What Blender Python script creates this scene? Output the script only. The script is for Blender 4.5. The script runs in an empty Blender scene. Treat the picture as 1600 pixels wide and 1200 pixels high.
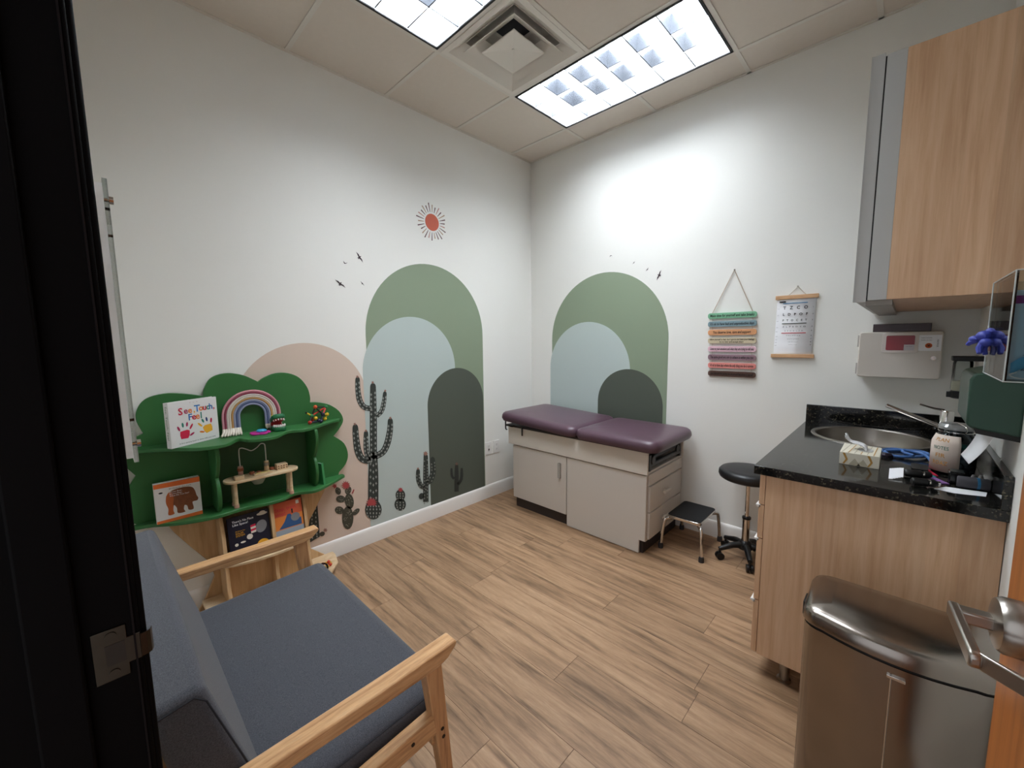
import bpy, bmesh, math, random
from mathutils import Vector, Matrix, Euler
random.seed(7)
PI = math.pi
S = bpy.context.scene
COL = S.collection

# ------------------------------------------------------------------ camera, world, exposure
F = 631.157
CAM = Vector((2.6410, -3.0083, 1.4289))
EUL = (1.461327, 0.011272, 0.768618)
cd = bpy.data.cameras.new('camera'); cam = bpy.data.objects.new('camera', cd); COL.objects.link(cam)
cam.location = CAM; cam.rotation_euler = EUL
cd.sensor_fit = 'HORIZONTAL'; cd.sensor_width = 36.0; cd.lens = F / 1600 * 36.0
cd.clip_start = 0.01; cd.clip_end = 50
S.camera = cam
W = bpy.data.worlds.new('world'); S.world = W; W.use_nodes = True
W.node_tree.nodes['Background'].inputs[0].default_value = (0.9, 0.93, 1.0, 1)
W.node_tree.nodes['Background'].inputs[1].default_value = 0.80
S.view_settings.view_transform = 'Standard'; S.view_settings.look = 'None'
S.view_settings.gamma = 1.0; S.view_settings.use_curve_mapping = False
S.view_settings.exposure = 0.34
LAMP = 23.0           # radiance of the ceiling lamp panels

H = 3.069; XR = 2.897; YF = -3.005   # ceiling height, right wall, doorway wall

# ------------------------------------------------------------------ pixel helpers (photo frame 1600x1200)
ROT = Euler(EUL).to_matrix()
def ray(u, v): return ROT @ Vector(((u - 800) / F, -(v - 600) / F, -1.0))
def onp(ax, val, u, v):
    d = ray(u, v); return CAM + d * ((val - CAM[ax]) / d[ax])
def Xp(x, u, v): return onp(0, x, u, v)
def Yp(y, u, v): return onp(1, y, u, v)
def Zp(z, u, v): return onp(2, z, u, v)

# ------------------------------------------------------------------ materials
def lin(c):
    c = c / 255.0
    return c / 12.92 if c <= 0.04045 else ((c + 0.055) / 1.055) ** 2.4
def rgb(c): return (lin(c[0]), lin(c[1]), lin(c[2]), 1.0)
MATS = {}
def mat(name, c, rough=0.5, metal=0.0, spec=0.5, bump=0.0, bscale=60.0, var=0.0, vscale=8.0, trans=0.0, ior=1.45, emit=0.0, coat=0.0, alpha=1.0):
    if name in MATS: return MATS[name]
    m = bpy.data.materials.new(name); m.use_nodes = True; nt = m.node_tree
    b = nt.nodes['Principled BSDF']
    b.inputs['Base Color'].default_value = rgb(c); b.inputs['Roughness'].default_value = rough
    b.inputs['Metallic'].default_value = metal; b.inputs['Specular IOR Level'].default_value = spec
    b.inputs['IOR'].default_value = ior; b.inputs['Coat Weight'].default_value = coat
    if trans: b.inputs['Transmission Weight'].default_value = trans
    if alpha < 1: b.inputs['Alpha'].default_value = alpha
    if emit:
        b.inputs['Emission Color'].default_value = rgb(c); b.inputs['Emission Strength'].default_value = emit
    tc = nt.nodes.new('ShaderNodeTexCoord')
    if bump:
        n = nt.nodes.new('ShaderNodeTexNoise'); n.inputs['Scale'].default_value = bscale; n.inputs['Detail'].default_value = 3
        nt.links.new(tc.outputs['Object'], n.inputs['Vector'])
        bp = nt.nodes.new('ShaderNodeBump'); bp.inputs['Strength'].default_value = bump; bp.inputs['Distance'].default_value = 0.003
        nt.links.new(n.outputs['Fac'], bp.inputs['Height']); nt.links.new(bp.outputs['Normal'], b.inputs['Normal'])
    if var:
        n = nt.nodes.new('ShaderNodeTexNoise'); n.inputs['Scale'].default_value = vscale; n.inputs['Detail'].default_value = 4
        nt.links.new(tc.outputs['Object'], n.inputs['Vector'])
        hs = nt.nodes.new('ShaderNodeHueSaturation'); hs.inputs['Color'].default_value = rgb(c)
        mr = nt.nodes.new('ShaderNodeMapRange'); mr.inputs[3].default_value = 1 - var; mr.inputs[4].default_value = 1 + var
        nt.links.new(n.outputs['Fac'], mr.inputs[0]); nt.links.new(mr.outputs[0], hs.inputs['Value'])
        nt.links.new(hs.outputs['Color'], b.inputs['Base Color'])
    MATS[name] = m; return m

def ramp(nt, stops):
    r = nt.nodes.new('ShaderNodeValToRGB'); e = r.color_ramp.elements
    while len(e) < len(stops): e.new(0.5)
    for k, (p, c) in enumerate(stops): e[k].position = p; e[k].color = rgb(c)
    return r

def wood(name, c0, c1, c2, grain=(1, 1, 1), scale=6.0, rough=0.45, strip=None, per_object=False, spec=0.4, bump=0.0, striptone=0.10, fine=None):
    """long-grain wood; grain = coordinate scaling (small along the grain)"""
    if name in MATS: return MATS[name]
    m = bpy.data.materials.new(name); m.use_nodes = True; nt = m.node_tree; b = nt.nodes['Principled BSDF']
    L = nt.links.new
    tc = nt.nodes.new('ShaderNodeTexCoord'); vec = tc.outputs['Object']
    oi = nt.nodes.new('ShaderNodeObjectInfo')
    if per_object:
        mu = nt.nodes.new('ShaderNodeVectorMath'); mu.operation = 'ADD'
        sc = nt.nodes.new('ShaderNodeMath'); sc.operation = 'MULTIPLY'; sc.inputs[1].default_value = 37.0
        L(oi.outputs['Random'], sc.inputs[0]); L(vec, mu.inputs[0]); L(sc.outputs[0], mu.inputs[1]); vec = mu.outputs[0]
    mp = nt.nodes.new('ShaderNodeMapping'); mp.inputs['Scale'].default_value = grain; L(vec, mp.inputs['Vector'])
    n = nt.nodes.new('ShaderNodeTexNoise'); n.inputs['Scale'].default_value = scale; n.inputs['Detail'].default_value = 6
    n.inputs['Roughness'].default_value = 0.62; n.inputs['Distortion'].default_value = 0.35
    L(mp.outputs[0], n.inputs['Vector'])
    r = ramp(nt, [(0.30, c0), (0.5, c1), (0.72, c2)]); L(n.outputs['Fac'], r.inputs['Fac'])
    out = r.outputs['Color']
    hs = nt.nodes.new('ShaderNodeHueSaturation'); L(out, hs.inputs['Color'])
    if strip:
        ax, w = strip
        sx = nt.nodes.new('ShaderNodeSeparateXYZ'); L(tc.outputs['Object'], sx.inputs[0])
        dv = nt.nodes.new('ShaderNodeMath'); dv.operation = 'DIVIDE'; dv.inputs[1].default_value = w; L(sx.outputs[ax], dv.inputs[0])
        fl = nt.nodes.new('ShaderNodeMath'); fl.operation = 'FLOOR'; L(dv.outputs[0], fl.inputs[0])
        wn = nt.nodes.new('ShaderNodeTexWhiteNoise'); wn.noise_dimensions = '1D'; L(fl.outputs[0], wn.inputs['W'])
        mr = nt.nodes.new('ShaderNodeMapRange'); mr.inputs[3].default_value = 1 - striptone; mr.inputs[4].default_value = 1 + striptone
        L(wn.outputs['Value'], mr.inputs[0]); L(mr.outputs[0], hs.inputs['Value'])
    elif per_object:
        mr = nt.nodes.new('ShaderNodeMapRange'); mr.inputs[3].default_value = 0.92; mr.inputs[4].default_value = 1.08
        L(oi.outputs['Random'], mr.inputs[0]); L(mr.outputs[0], hs.inputs['Value'])
    if fine:
        mp2 = nt.nodes.new('ShaderNodeMapping'); mp2.inputs['Scale'].default_value = fine; L(vec, mp2.inputs['Vector'])
        n2 = nt.nodes.new('ShaderNodeTexNoise'); n2.inputs['Scale'].default_value = 1.0; n2.inputs['Detail'].default_value = 5; n2.inputs['Roughness'].default_value = 0.7
        L(mp2.outputs[0], n2.inputs['Vector'])
        m2 = nt.nodes.new('ShaderNodeMapRange'); m2.inputs[1].default_value = 0.3; m2.inputs[2].default_value = 0.7; m2.inputs[3].default_value = 0.86; m2.inputs[4].default_value = 1.10
        L(n2.outputs['Fac'], m2.inputs[0])
        h2 = nt.nodes.new('ShaderNodeHueSaturation'); L(hs.outputs['Color'], h2.inputs['Color']); L(m2.outputs[0], h2.inputs['Value']); hs = h2
    L(hs.outputs['Color'], b.inputs['Base Color'])
    b.inputs['Roughness'].default_value = rough; b.inputs['Specular IOR Level'].default_value = spec
    if bump:
        bp = nt.nodes.new('ShaderNodeBump'); bp.inputs['Strength'].default_value = bump; bp.inputs['Distance'].default_value = 0.002
        L(n.outputs['Fac'], bp.inputs['Height']); L(bp.outputs['Normal'], b.inputs['Normal'])
    MATS[name] = m; return m

def fabric(name, ca, cb, rough=0.95):
    m = bpy.data.materials.new(name); m.use_nodes = True; nt = m.node_tree; b = nt.nodes['Principled BSDF']; L = nt.links.new
    tc = nt.nodes.new('ShaderNodeTexCoord')
    ns = []
    for sc in ((900, 300, 900), (300, 900, 900)):
        mp = nt.nodes.new('ShaderNodeMapping'); mp.inputs['Scale'].default_value = sc; L(tc.outputs['Object'], mp.inputs['Vector'])
        n = nt.nodes.new('ShaderNodeTexNoise'); n.inputs['Scale'].default_value = 1.0; n.inputs['Detail'].default_value = 2
        L(mp.outputs[0], n.inputs['Vector']); ns.append(n)
    ad = nt.nodes.new('ShaderNodeMath'); ad.operation = 'ADD'; L(ns[0].outputs['Fac'], ad.inputs[0]); L(ns[1].outputs['Fac'], ad.inputs[1])
    hf = nt.nodes.new('ShaderNodeMath'); hf.operation = 'MULTIPLY'; hf.inputs[1].default_value = 0.5; L(ad.outputs[0], hf.inputs[0])
    r = ramp(nt, [(0.38, ca), (0.62, cb)]); L(hf.outputs[0], r.inputs['Fac']); L(r.outputs['Color'], b.inputs['Base Color'])
    b.inputs['Roughness'].default_value = rough; b.inputs['Specular IOR Level'].default_value = 0.2
    b.inputs['Sheen Weight'].default_value = 0.25
    bp = nt.nodes.new('ShaderNodeBump'); bp.inputs['Strength'].default_value = 0.35; bp.inputs['Distance'].default_value = 0.001
    L(hf.outputs[0], bp.inputs['Height']); L(bp.outputs['Normal'], b.inputs['Normal'])
    MATS[name] = m; return m

def granite(name):
    m = bpy.data.materials.new(name); m.use_nodes = True; nt = m.node_tree; b = nt.nodes['Principled BSDF']; L = nt.links.new
    tc = nt.nodes.new('ShaderNodeTexCoord')
    v = nt.nodes.new('ShaderNodeTexVoronoi'); v.inputs['Scale'].default_value = 190; L(tc.outputs['Object'], v.inputs['Vector'])
    n = nt.nodes.new('ShaderNodeTexNoise'); n.inputs['Scale'].default_value = 70; n.inputs['Detail'].default_value = 5; L(tc.outputs['Object'], n.inputs['Vector'])
    sp = nt.nodes.new('ShaderNodeSeparateColor'); L(v.outputs['Color'], sp.inputs[0])
    mu = nt.nodes.new('ShaderNodeMath'); mu.operation = 'MULTIPLY'; L(sp.outputs[0], mu.inputs[0]); L(n.outputs['Fac'], mu.inputs[1])
    r = ramp(nt, [(0.30, (14, 14, 14)), (0.46, (38, 37, 33)), (0.60, (92, 86, 70))]); L(mu.outputs[0], r.inputs['Fac'])
    L(r.outputs['Color'], b.inputs['Base Color']); b.inputs['Roughness'].default_value = 0.09
    MATS[name] = m; return m

def glass(name, c=(235, 240, 240), rough=0.03):
    """thin clear plastic or glass: mostly see-through with a reflective skin"""
    if name in MATS: return MATS[name]
    m = bpy.data.materials.new(name); m.use_nodes = True; nt = m.node_tree; L = nt.links.new
    nt.nodes.remove(nt.nodes['Principled BSDF']); out = nt.nodes['Material Output']
    t = nt.nodes.new('ShaderNodeBsdfTransparent'); t.inputs[0].default_value = rgb(c)
    g = nt.nodes.new('ShaderNodeBsdfGlossy'); g.inputs['Roughness'].default_value = rough
    fr = nt.nodes.new('ShaderNodeFresnel'); fr.inputs['IOR'].default_value = 1.45
    mx = nt.nodes.new('ShaderNodeMixShader'); L(fr.outputs[0], mx.inputs[0]); L(t.outputs[0], mx.inputs[1]); L(g.outputs[0], mx.inputs[2])
    L(mx.outputs[0], out.inputs['Surface']); MATS[name] = m; return m

# ------------------------------------------------------------------ mesh builder
WL = {}
def frame(o, xd, yd):
    x = Vector(xd).normalized(); y = Vector(yd).normalized(); z = x.cross(y).normalized()
    return Matrix(((x[0], y[0], z[0], o[0]), (x[1], y[1], z[1], o[1]), (x[2], y[2], z[2], o[2]), (0, 0, 0, 1)))
def setp(o, label=None, cat=None, group=None, kind=None):
    if label: o['label'] = label
    if cat: o['category'] = cat
    if group: o['group'] = group
    if kind: o['kind'] = kind
    return o
def thing(name, label, cat, loc=(0, 0, 0), group=None):
    o = bpy.data.objects.new(name, None); COL.objects.link(o); o.location = loc; o.empty_display_size = 0.05
    WL[o.name] = Vector(loc); return setp(o, label, cat, group)
def link(o, parent):
    COL.objects.link(o)
    if parent is not None:
        o.parent = parent; o.location = -WL[parent.name]
    WL[o.name] = Vector((0, 0, 0)); return o

class MB:
    def __init__(s, M=None): s.v = []; s.f = []; s.M = M
    def add(s, vs, fs):
        k = len(s.v)
        s.v += [tuple(s.M @ Vector(p)) if s.M else tuple(p) for p in vs]
        s.f += [tuple(i + k for i in f) for f in fs]; return s
    def box(s, x0, x1, y0, y1, z0, z1):
        vs = [(x, y, z) for z in (z0, z1) for y in (y0, y1) for x in (x0, x1)]
        return s.add(vs, [(0, 2, 3, 1), (4, 5, 7, 6), (0, 1, 5, 4), (2, 6, 7, 3), (0, 4, 6, 2), (1, 3, 7, 5)])
    def hexa(s, a, b):
        """a, b: two quads (4 points each) joined into a solid"""
        return s.add(list(a) + list(b), [(3, 2, 1, 0), (4, 5, 6, 7), (0, 1, 5, 4), (1, 2, 6, 5), (2, 3, 7, 6), (3, 0, 4, 7)])
    def prism(s, poly, ax, lo, hi):
        def pt(p, h):
            return (h, p[0], p[1]) if ax == 'x' else ((p[0], h, p[1]) if ax == 'y' else (p[0], p[1], h))
        ar = sum(poly[i][0] * poly[(i + 1) % len(poly)][1] - poly[(i + 1) % len(poly)][0] * poly[i][1] for i in range(len(poly)))
        if (ar < 0) != (ax == 'y'): poly = poly[::-1]
        n = len(poly); vs = [pt(p, lo) for p in poly] + [pt(p, hi) for p in poly]
        fs = [tuple(range(n))[::-1], tuple(range(n, 2 * n))] + [(i, (i + 1) % n, n + (i + 1) % n, n + i) for i in range(n)]
        return s.add(vs, fs)
    def tube(s, pts, r, n=8, closed=False, caps=True):
        P = [Vector(p) for p in pts]; m = len(P); R = r if isinstance(r, (list, tuple)) else [r] * m
        vs = []; up = None
        for i in range(m):
            if closed: t = P[(i + 1) % m] - P[i - 1]
            else: t = P[min(i + 1, m - 1)] - P[max(i - 1, 0)]
            t.normalize()
            if up is None:
                up = Vector((0, 0, 1)) if abs(t.z) < 0.9 else Vector((1, 0, 0))
            up = (up - t * up.dot(t)); up.normalize(); sd = t.cross(up)
            for k in range(n):
                a = 2 * PI * k / n; vs.append(P[i] + (up * math.cos(a) + sd * math.sin(a)) * R[i])
        fs = []
        for i in range(m if closed else m - 1):
            j = (i + 1) % m
            for k in range(n):
                l = (k + 1) % n; fs.append((i * n + k, j * n + k, j * n + l, i * n + l))
        if caps and not closed:
            fs.append(tuple(range(n))); fs.append(tuple((m - 1) * n + k for k in range(n))[::-1])
        return s.add(vs, fs)
    def cyl(s, p0, p1, r0, r1=None, n=16): return s.tube([p0, p1], [r0, r0 if r1 is None else r1], n)
    def lathe(s, prof, c=(0, 0, 0), n=28, sx=1.0, sy=1.0, caps=True):
        vs = []; m = len(prof)
        for (r, h) in prof:
            for k in range(n):
                a = 2 * PI * k / n; vs.append((c[0] + r * sx * math.cos(a), c[1] + r * sy * math.sin(a), c[2] + h))
        fs = [(i * n + k, i * n + (k + 1) % n, (i + 1) * n + (k + 1) % n, (i + 1) * n + k) for i in range(m - 1) for k in range(n)]
        if caps: fs.append(tuple(range(n))[::-1]); fs.append(tuple((m - 1) * n + k for k in range(n)))
        return s.add(vs, fs)
    def ell(s, c, r, n=14, m=8):
        r = r if isinstance(r, (tuple, list)) else (r, r, r)
        vs = [(c[0], c[1], c[2] - r[2])]
        for i in range(1, m):
            t = PI * i / m
            for k in range(n):
                a = 2 * PI * k / n; vs.append((c[0] + r[0] * math.sin(t) * math.cos(a), c[1] + r[1] * math.sin(t) * math.sin(a), c[2] - r[2] * math.cos(t)))
        vs.append((c[0], c[1], c[2] + r[2])); e = len(vs) - 1
        fs = [(0, 1 + (k + 1) % n, 1 + k) for k in range(n)]
        for i in range(m - 2):
            for k in range(n): fs.append((1 + i * n + k, 1 + i * n + (k + 1) % n, 1 + (i + 1) * n + (k + 1) % n, 1 + (i + 1) * n + k))
        fs += [(1 + (m - 2) * n + k, 1 + (m - 2) * n + (k + 1) % n, e) for k in range(n)]
        return s.add(vs, fs)
    def mesh(s, name, smooth=True):
        me = bpy.data.meshes.new(name); me.from_pydata(s.v, [], s.f); me.validate()
        bm = bmesh.new(); bm.from_mesh(me); bmesh.ops.recalc_face_normals(bm, faces=bm.faces); bm.to_mesh(me); bm.free()
        if smooth:
            me.shade_smooth(); me.set_sharp_from_angle(angle=math.radians(38))
        return me
    def build(s, name, m, parent=None, bev=0.0, seg=2, smooth=True):
        me = s.mesh(name, smooth); me.materials.append(m)
        o = bpy.data.objects.new(name, me); link(o, parent)
        if bev:
            b = o.modifiers.new('bevel', 'BEVEL'); b.width = bev; b.segments = seg; b.limit_method = 'ANGLE'; b.angle_limit = math.radians(40)
            b.harden_normals = False
        return o

def copy_tree(o, loc=None, rotz=None, parent=None):
    c = o.copy(); COL.objects.link(c); c.parent = parent
    if loc is not None: c.location = loc; WL[c.name] = Vector(loc)
    else: WL[c.name] = Vector((0, 0, 0))
    if rotz is not None: c.rotation_euler = (0, 0, rotz)
    for ch in list(o.children): copy_tree(ch, parent=c)
    return c

def text(t, M, h, m, parent, width=None, name='lettering', align='CENTER', shear=0.0, depth=0.0004, off=0.0, maxw=None):
    """flat lettering: M = frame with x right, y up, z out; h = letter height (metres)"""
    cu = bpy.data.curves.new('txt', 'FONT'); cu.body = t; cu.size = 1.0; cu.align_x = align; cu.align_y = 'CENTER'
    cu.resolution_u = 2; cu.shear = shear; cu.offset = off
    o = bpy.data.objects.new('txt', cu); COL.objects.link(o)
    bpy.context.view_layer.update()
    me = bpy.data.meshes.new_from_object(o.evaluated_get(bpy.context.evaluated_depsgraph_get()))
    bpy.data.objects.remove(o); bpy.data.curves.remove(cu)
    xs = [v.co.x for v in me.vertices]; w = (max(xs) - min(xs)) if xs else 1
    sy = h / 0.72; sx = sy
    if width: sx = width / w
    elif maxw and w * sx > maxw: sx = maxw / w
    for v in me.vertices:
        v.co = M @ Vector((v.co.x * sx, v.co.y * sy, depth))
    me.name = name; me.materials.clear(); me.materials.append(m)
    ob = bpy.data.objects.new(name, me); return link(ob, parent)

def rrect(x0, x1, y0, y1, r, n=5):
    r = min(r, (x1 - x0) / 2 - 1e-5, (y1 - y0) / 2 - 1e-5); P = []
    for cx, cy, a0 in ((x1 - r, y1 - r, 0), (x0 + r, y1 - r, 90), (x0 + r, y0 + r, 180), (x1 - r, y0 + r, 270)):
        for k in range(n + 1):
            a = math.radians(a0 + 90 * k / n); P.append((cx + r * math.cos(a), cy + r * math.sin(a)))
    return P
def smoothpts(P, k=4, closed=False):
    """Catmull-Rom through 2-D or 3-D points"""
    P = [Vector(p) for p in P]; n = len(P); out = []
    for i in range(n if closed else n - 1):
        a, b, c, d = (P[(i - 1) % n] if closed or i else P[0]), P[i], P[(i + 1) % n], (P[(i + 2) % n] if closed or i + 2 < n else P[-1])
        for j in range(k):
            t = j / k
            out.append(0.5 * ((2 * b) + (c - a) * t + (2 * a - 5 * b + 4 * c - d) * t * t + (3 * b - a - 3 * c + d) * t ** 3))
    if not closed: out.append(P[-1])
    return out

# ------------------------------------------------------------------ shared materials
M_wall = mat('wall_paint', (237, 236, 230), 0.75, bump=0.06, bscale=220, spec=0.3)
M_trim = mat('trim_paint', (232, 228, 222), 0.4)
M_tile = mat('ceiling_tile_board', (222, 212, 200), 0.95, bump=0.15, bscale=300, var=0.03, vscale=30, spec=0.1)
M_grid = mat('ceiling_grid_paint', (222, 216, 206), 0.5)
M_dark = mat('espresso_wood', (6, 4, 4), 0.65, spec=0.08, var=0.2, vscale=12)
M_black = mat('black_plastic', (16, 16, 17), 0.4)
M_blackr = mat('black_rubber', (22, 22, 23), 0.8, bump=0.3, bscale=500)
M_chrome = mat('chrome', (215, 212, 208), 0.12, 1.0)
M_steel = mat('brushed_steel', (168, 162, 154), 0.30, 1.0)
M_white = mat('white_plastic', (232, 230, 226), 0.35)
M_paper = mat('white_paper', (240, 240, 242), 0.8)
M_ink = mat('black_ink', (18, 18, 20), 0.7)
M_plank = wood('vinyl_plank', (106, 82, 59), (157, 124, 94), (180, 147, 115), grain=(0.9, 10, 1), scale=2.6, rough=0.5, fine=(22, 150, 1), per_object=True, bump=0.12)
M_maple = wood('maple_laminate', (190, 150, 116), (206, 168, 134), (216, 182, 150), grain=(16, 16, 0.8), scale=3.0, rough=0.38, strip=(0, 0.074), striptone=0.07)
M_oak = wood('oak_arm', (170, 122, 80), (206, 160, 112), (222, 180, 134), grain=(30, 1.6, 30), scale=3.0, rough=0.4, fine=(220, 26, 220))
M_oakv = wood('oak_leg', (160, 114, 76), (196, 148, 102), (212, 168, 122), grain=(30, 30, 1.6), scale=3.0, rough=0.4)
M_birch = wood('birch_ply', (186, 148, 104), (206, 170, 126), (218, 186, 144), grain=(14, 14, 1.2), scale=2.6, rough=0.5)
M_pale = wood('pale_beech', (196, 164, 124), (216, 188, 150), (226, 202, 168), grain=(8, 3, 8), scale=4.0, rough=0.5)
M_door = wood('honey_veneer', (150, 84, 34), (176, 104, 48), (190, 118, 58), grain=(12, 12, 0.7), scale=3.0, rough=0.35)
M_fab = fabric('slate_fabric', (58, 60, 66), (90, 92, 99))
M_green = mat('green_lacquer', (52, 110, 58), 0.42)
M_gran = granite('black_granite')
M_clear = glass('clear_acrylic')

# ------------------------------------------------------------------ the room
def struct(o): o['kind'] = 'structure'; return o
def sub(name, M=None): return MB(M)

fl = MB().box(-0.1, XR + 0.1, -4.6, 0.1, -0.1, -0.004).build('floor', mat('floor_joint', (104, 80, 62), 0.8)); struct(fl)
# planks run along x; rows fitted to the joints seen in the photograph
PW, PL = 0.178, 1.22
pm = MB().box(0, PL - 0.0016, 0, PW - 0.0014, -0.004, 0.0).mesh('plank', False); pm.materials.append(M_plank)
seams = {0: 1.674, 1: 2.138, -2: 1.905, 3: 2.035 - 0.45, 4: 2.035, -1: 1.2, 2: 0.9}
yb = -1.6 - PW
for r in range(-9, 10):
    y0 = yb + r * PW
    if y0 > 0 or y0 + PW < -3.2: continue
    s0 = seams.get(r, random.uniform(0, PL)); x = s0 - PL * math.ceil(s0 / PL)
    while x < XR:
        a, b2 = max(x, 0.0), min(x + PL, XR); c0, c1 = y0, min(y0 + PW, 0.0)
        if b2 - a > 0.01:
            if abs(b2 - a - PL) < 1e-6 and c1 == y0 + PW:
                o = bpy.data.objects.new('plank', pm)
            else:
                me = MB().box(0, b2 - a - 0.0016, 0, c1 - c0 - 0.0014, -0.004, 0.0).mesh('plank', False); me.materials.append(M_plank)
                o = bpy.data.objects.new('plank', me)
            COL.objects.link(o); o.parent = fl; o.location = (a, y0, 0.0)
        x += PL

struct(MB().box(-0.12, 0, -3.13, 0.12, 0, H + 0.25).build('wall_left', M_wall))
struct(MB().box(0, XR, 0, 0.12, 0, H + 0.25).build('wall_back', M_wall))
struct(MB().box(XR, XR + 0.12, -3.13, 0.12, 0, H + 0.25).build('wall_right', M_wall))
DX0, DX1, DZ = 1.96, 2.874, 2.12
wf = MB(); wf.box(0, DX0 - 0.02, YF - 0.12, YF, 0, H + 0.25); wf.box(DX1 + 0.001, XR, YF - 0.12, YF, 0, H + 0.25); wf.box(DX0 - 0.02, DX1 + 0.001, YF - 0.12, YF, DZ + 0.02, H + 0.25)
struct(wf.build('wall_doorway', M_wall))
# dark door frame: jamb, stop, casing, bead, strike plate
tr = MB(); tr.box(DX0 - 0.02, DX0, YF - 0.125, YF + 0.008, 0, DZ); tr.box(DX0 - 0.02, DX1, YF - 0.125, YF + 0.008, DZ, DZ + 0.02)
jm = struct(tr.build('trim_1', M_dark, bev=0.002))
MB().box(DX0, DX0 + 0.012, YF - 0.085, YF - 0.043, 0, DZ).build('door_stop', M_dark, jm, bev=0.003)
MB().box(DX0 - 0.085, DX0 - 0.004, YF, YF + 0.014, 0, DZ + 0.07).build('casing', M_dark, jm, bev=0.003)
MB().box(DX0 - 0.002, DX0 + 0.003, YF + 0.001, YF + 0.003, 0, DZ).build('bead', mat('bead_highlight', (22, 17, 17), 0.6, spec=0.1), jm)  # lighter colour paints the thin highlight line along the bead
M_strike = mat('aged_strike_metal', (66, 60, 52), 0.35, 1.0, var=0.15, vscale=60)
sp = thing('strike_plate', 'brushed metal strike plate with curved lip screwed to the dark door jamb', 'strike plate', (DX0, -3.02, 1.046))
pl = MB(); pl.prism([(-3.041, 1.013), (-3.010, 1.013), (-3.010, 1.028), (-2.998, 1.028), (-2.998, 1.062), (-3.010, 1.062), (-3.010, 1.080), (-3.041, 1.080)], 'x', DX0, DX0 + 0.0022)
pl.build('plate', M_strike, sp, bev=0.0006)
lp = MB()
lpts = [(-2.998, 0.0018), (-2.992, 0.0012), (-2.988, -0.002), (-2.986, -0.008)]
for (a, b2) in zip(lpts, lpts[1:]):
    lp.hexa([(DX0 + a[1], a[0], 1.030), (DX0 + a[1], a[0], 1.060), (DX0 + a[1] + 0.002, a[0], 1.060), (DX0 + a[1] + 0.002, a[0], 1.030)],
            [(DX0 + b2[1], b2[0], 1.030), (DX0 + b2[1], b2[0], 1.060), (DX0 + b2[1] + 0.002, b2[0], 1.060), (DX0 + b2[1] + 0.002, b2[0], 1.030)])
lp.build('lip', M_strike, sp)
MB().box(DX0 + 0.0018, DX0 + 0.0026, -3.030, -3.012, 1.033, 1.060).build('latch_hole', mat('hole_shadow_metal', (52, 46, 40), 0.6, 0.6), sp)
for z in (1.022, 1.071):
    sc = MB().cyl((DX0 + 0.002, -3.024, z), (DX0 + 0.0034, -3.024, z), 0.0052, n=16).build('screw', M_strike, sp)

# baseboards
def baseb(name, ax):
    h, t = 0.118, 0.014
    prof = [(0, 0), (t, 0), (t, h - 0.022), (t - 0.004, h - 0.012), (t - 0.008, h - 0.004), (0, h)]
    b = MB()
    if ax == 'l': b.prism([(p[0], p[1]) for p in prof], 'y', YF, 0)
    elif ax == 'b': b.prism([(-p[0], p[1]) for p in prof], 'x', 0, 2.26)
    else: b.prism([(XR - p[0], p[1]) for p in prof], 'y', -2.9, -1.2)
    return struct(b.build(name, M_trim))
baseb('baseboard_left', 'l'); baseb('baseboard_back', 'b'); baseb('baseboard_right', 'r')
struct(MB().box(0.0, DX0 - 0.09, YF, YF + 0.014, 0, 0.118).build('baseboard_doorway', M_trim, bev=0.004))

# ceiling: grid of tee bars with drop-in tiles
TS = 0.6096
gx = [0.0] + [0.6099 + TS * k for k in range(4)] + [XR]
gy = [0.0] + [-0.2725 - TS * k for k in range(5)] + [YF]
g = MB(); tw = 0.012
for x in gx[1:-1]:
    if abs(x - gx[2]) < 0.01:
        for (ya, yc) in ((YF, gy[4]), (gy[3], gy[2]), (gy[1], 0)): g.box(x - tw, x + tw, ya, yc, H - 0.001, H + 0.03)
    else: g.box(x - tw, x + tw, YF, 0, H - 0.001, H + 0.03)
for y in gy[1:-1]: g.box(0, XR, y - tw, y + tw, H - 0.0005, H + 0.03)
g.box(0, 0.02, YF, 0, H - 0.001, H + 0.004); g.box(XR - 0.02, XR, YF, 0, H - 0.001, H + 0.004)
g.box(0, XR, -0.02, 0, H - 0.001, H + 0.004); g.box(0, XR, YF, YF + 0.02, H - 0.001, H + 0.004)
ce = struct(g.build('ceiling', M_grid))
MB().box(-0.1, XR + 0.1, YF - 0.12, 0.1, H + 0.24, H + 0.30).build('light_block', mat('light_block_grey', (120, 118, 114), 0.9), ce)  # unseen slab added above the tiles to keep world light out
skip = {(1, 1), (2, 1), (1, 2), (1, 3), (2, 3)}
tcache = {}
for i in range(len(gx) - 1):
    for j in range(len(gy) - 1):
        if (i, j) in skip: continue
        w, d = gx[i + 1] - gx[i], gy[j] - gy[j + 1]
        key = (round(w, 3), round(d, 3))
        if key not in tcache:
            me = MB().box(0.006, w - 0.006, 0.006, d - 0.006, 0.0, 0.012).mesh('ceiling_tile', False); me.materials.append(M_tile); tcache[key] = me
        o = bpy.data.objects.new('ceiling_tile', tcache[key]); COL.objects.link(o); o.parent = ce; o.location = (gx[i], gy[j + 1], H + 0.004)

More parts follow.
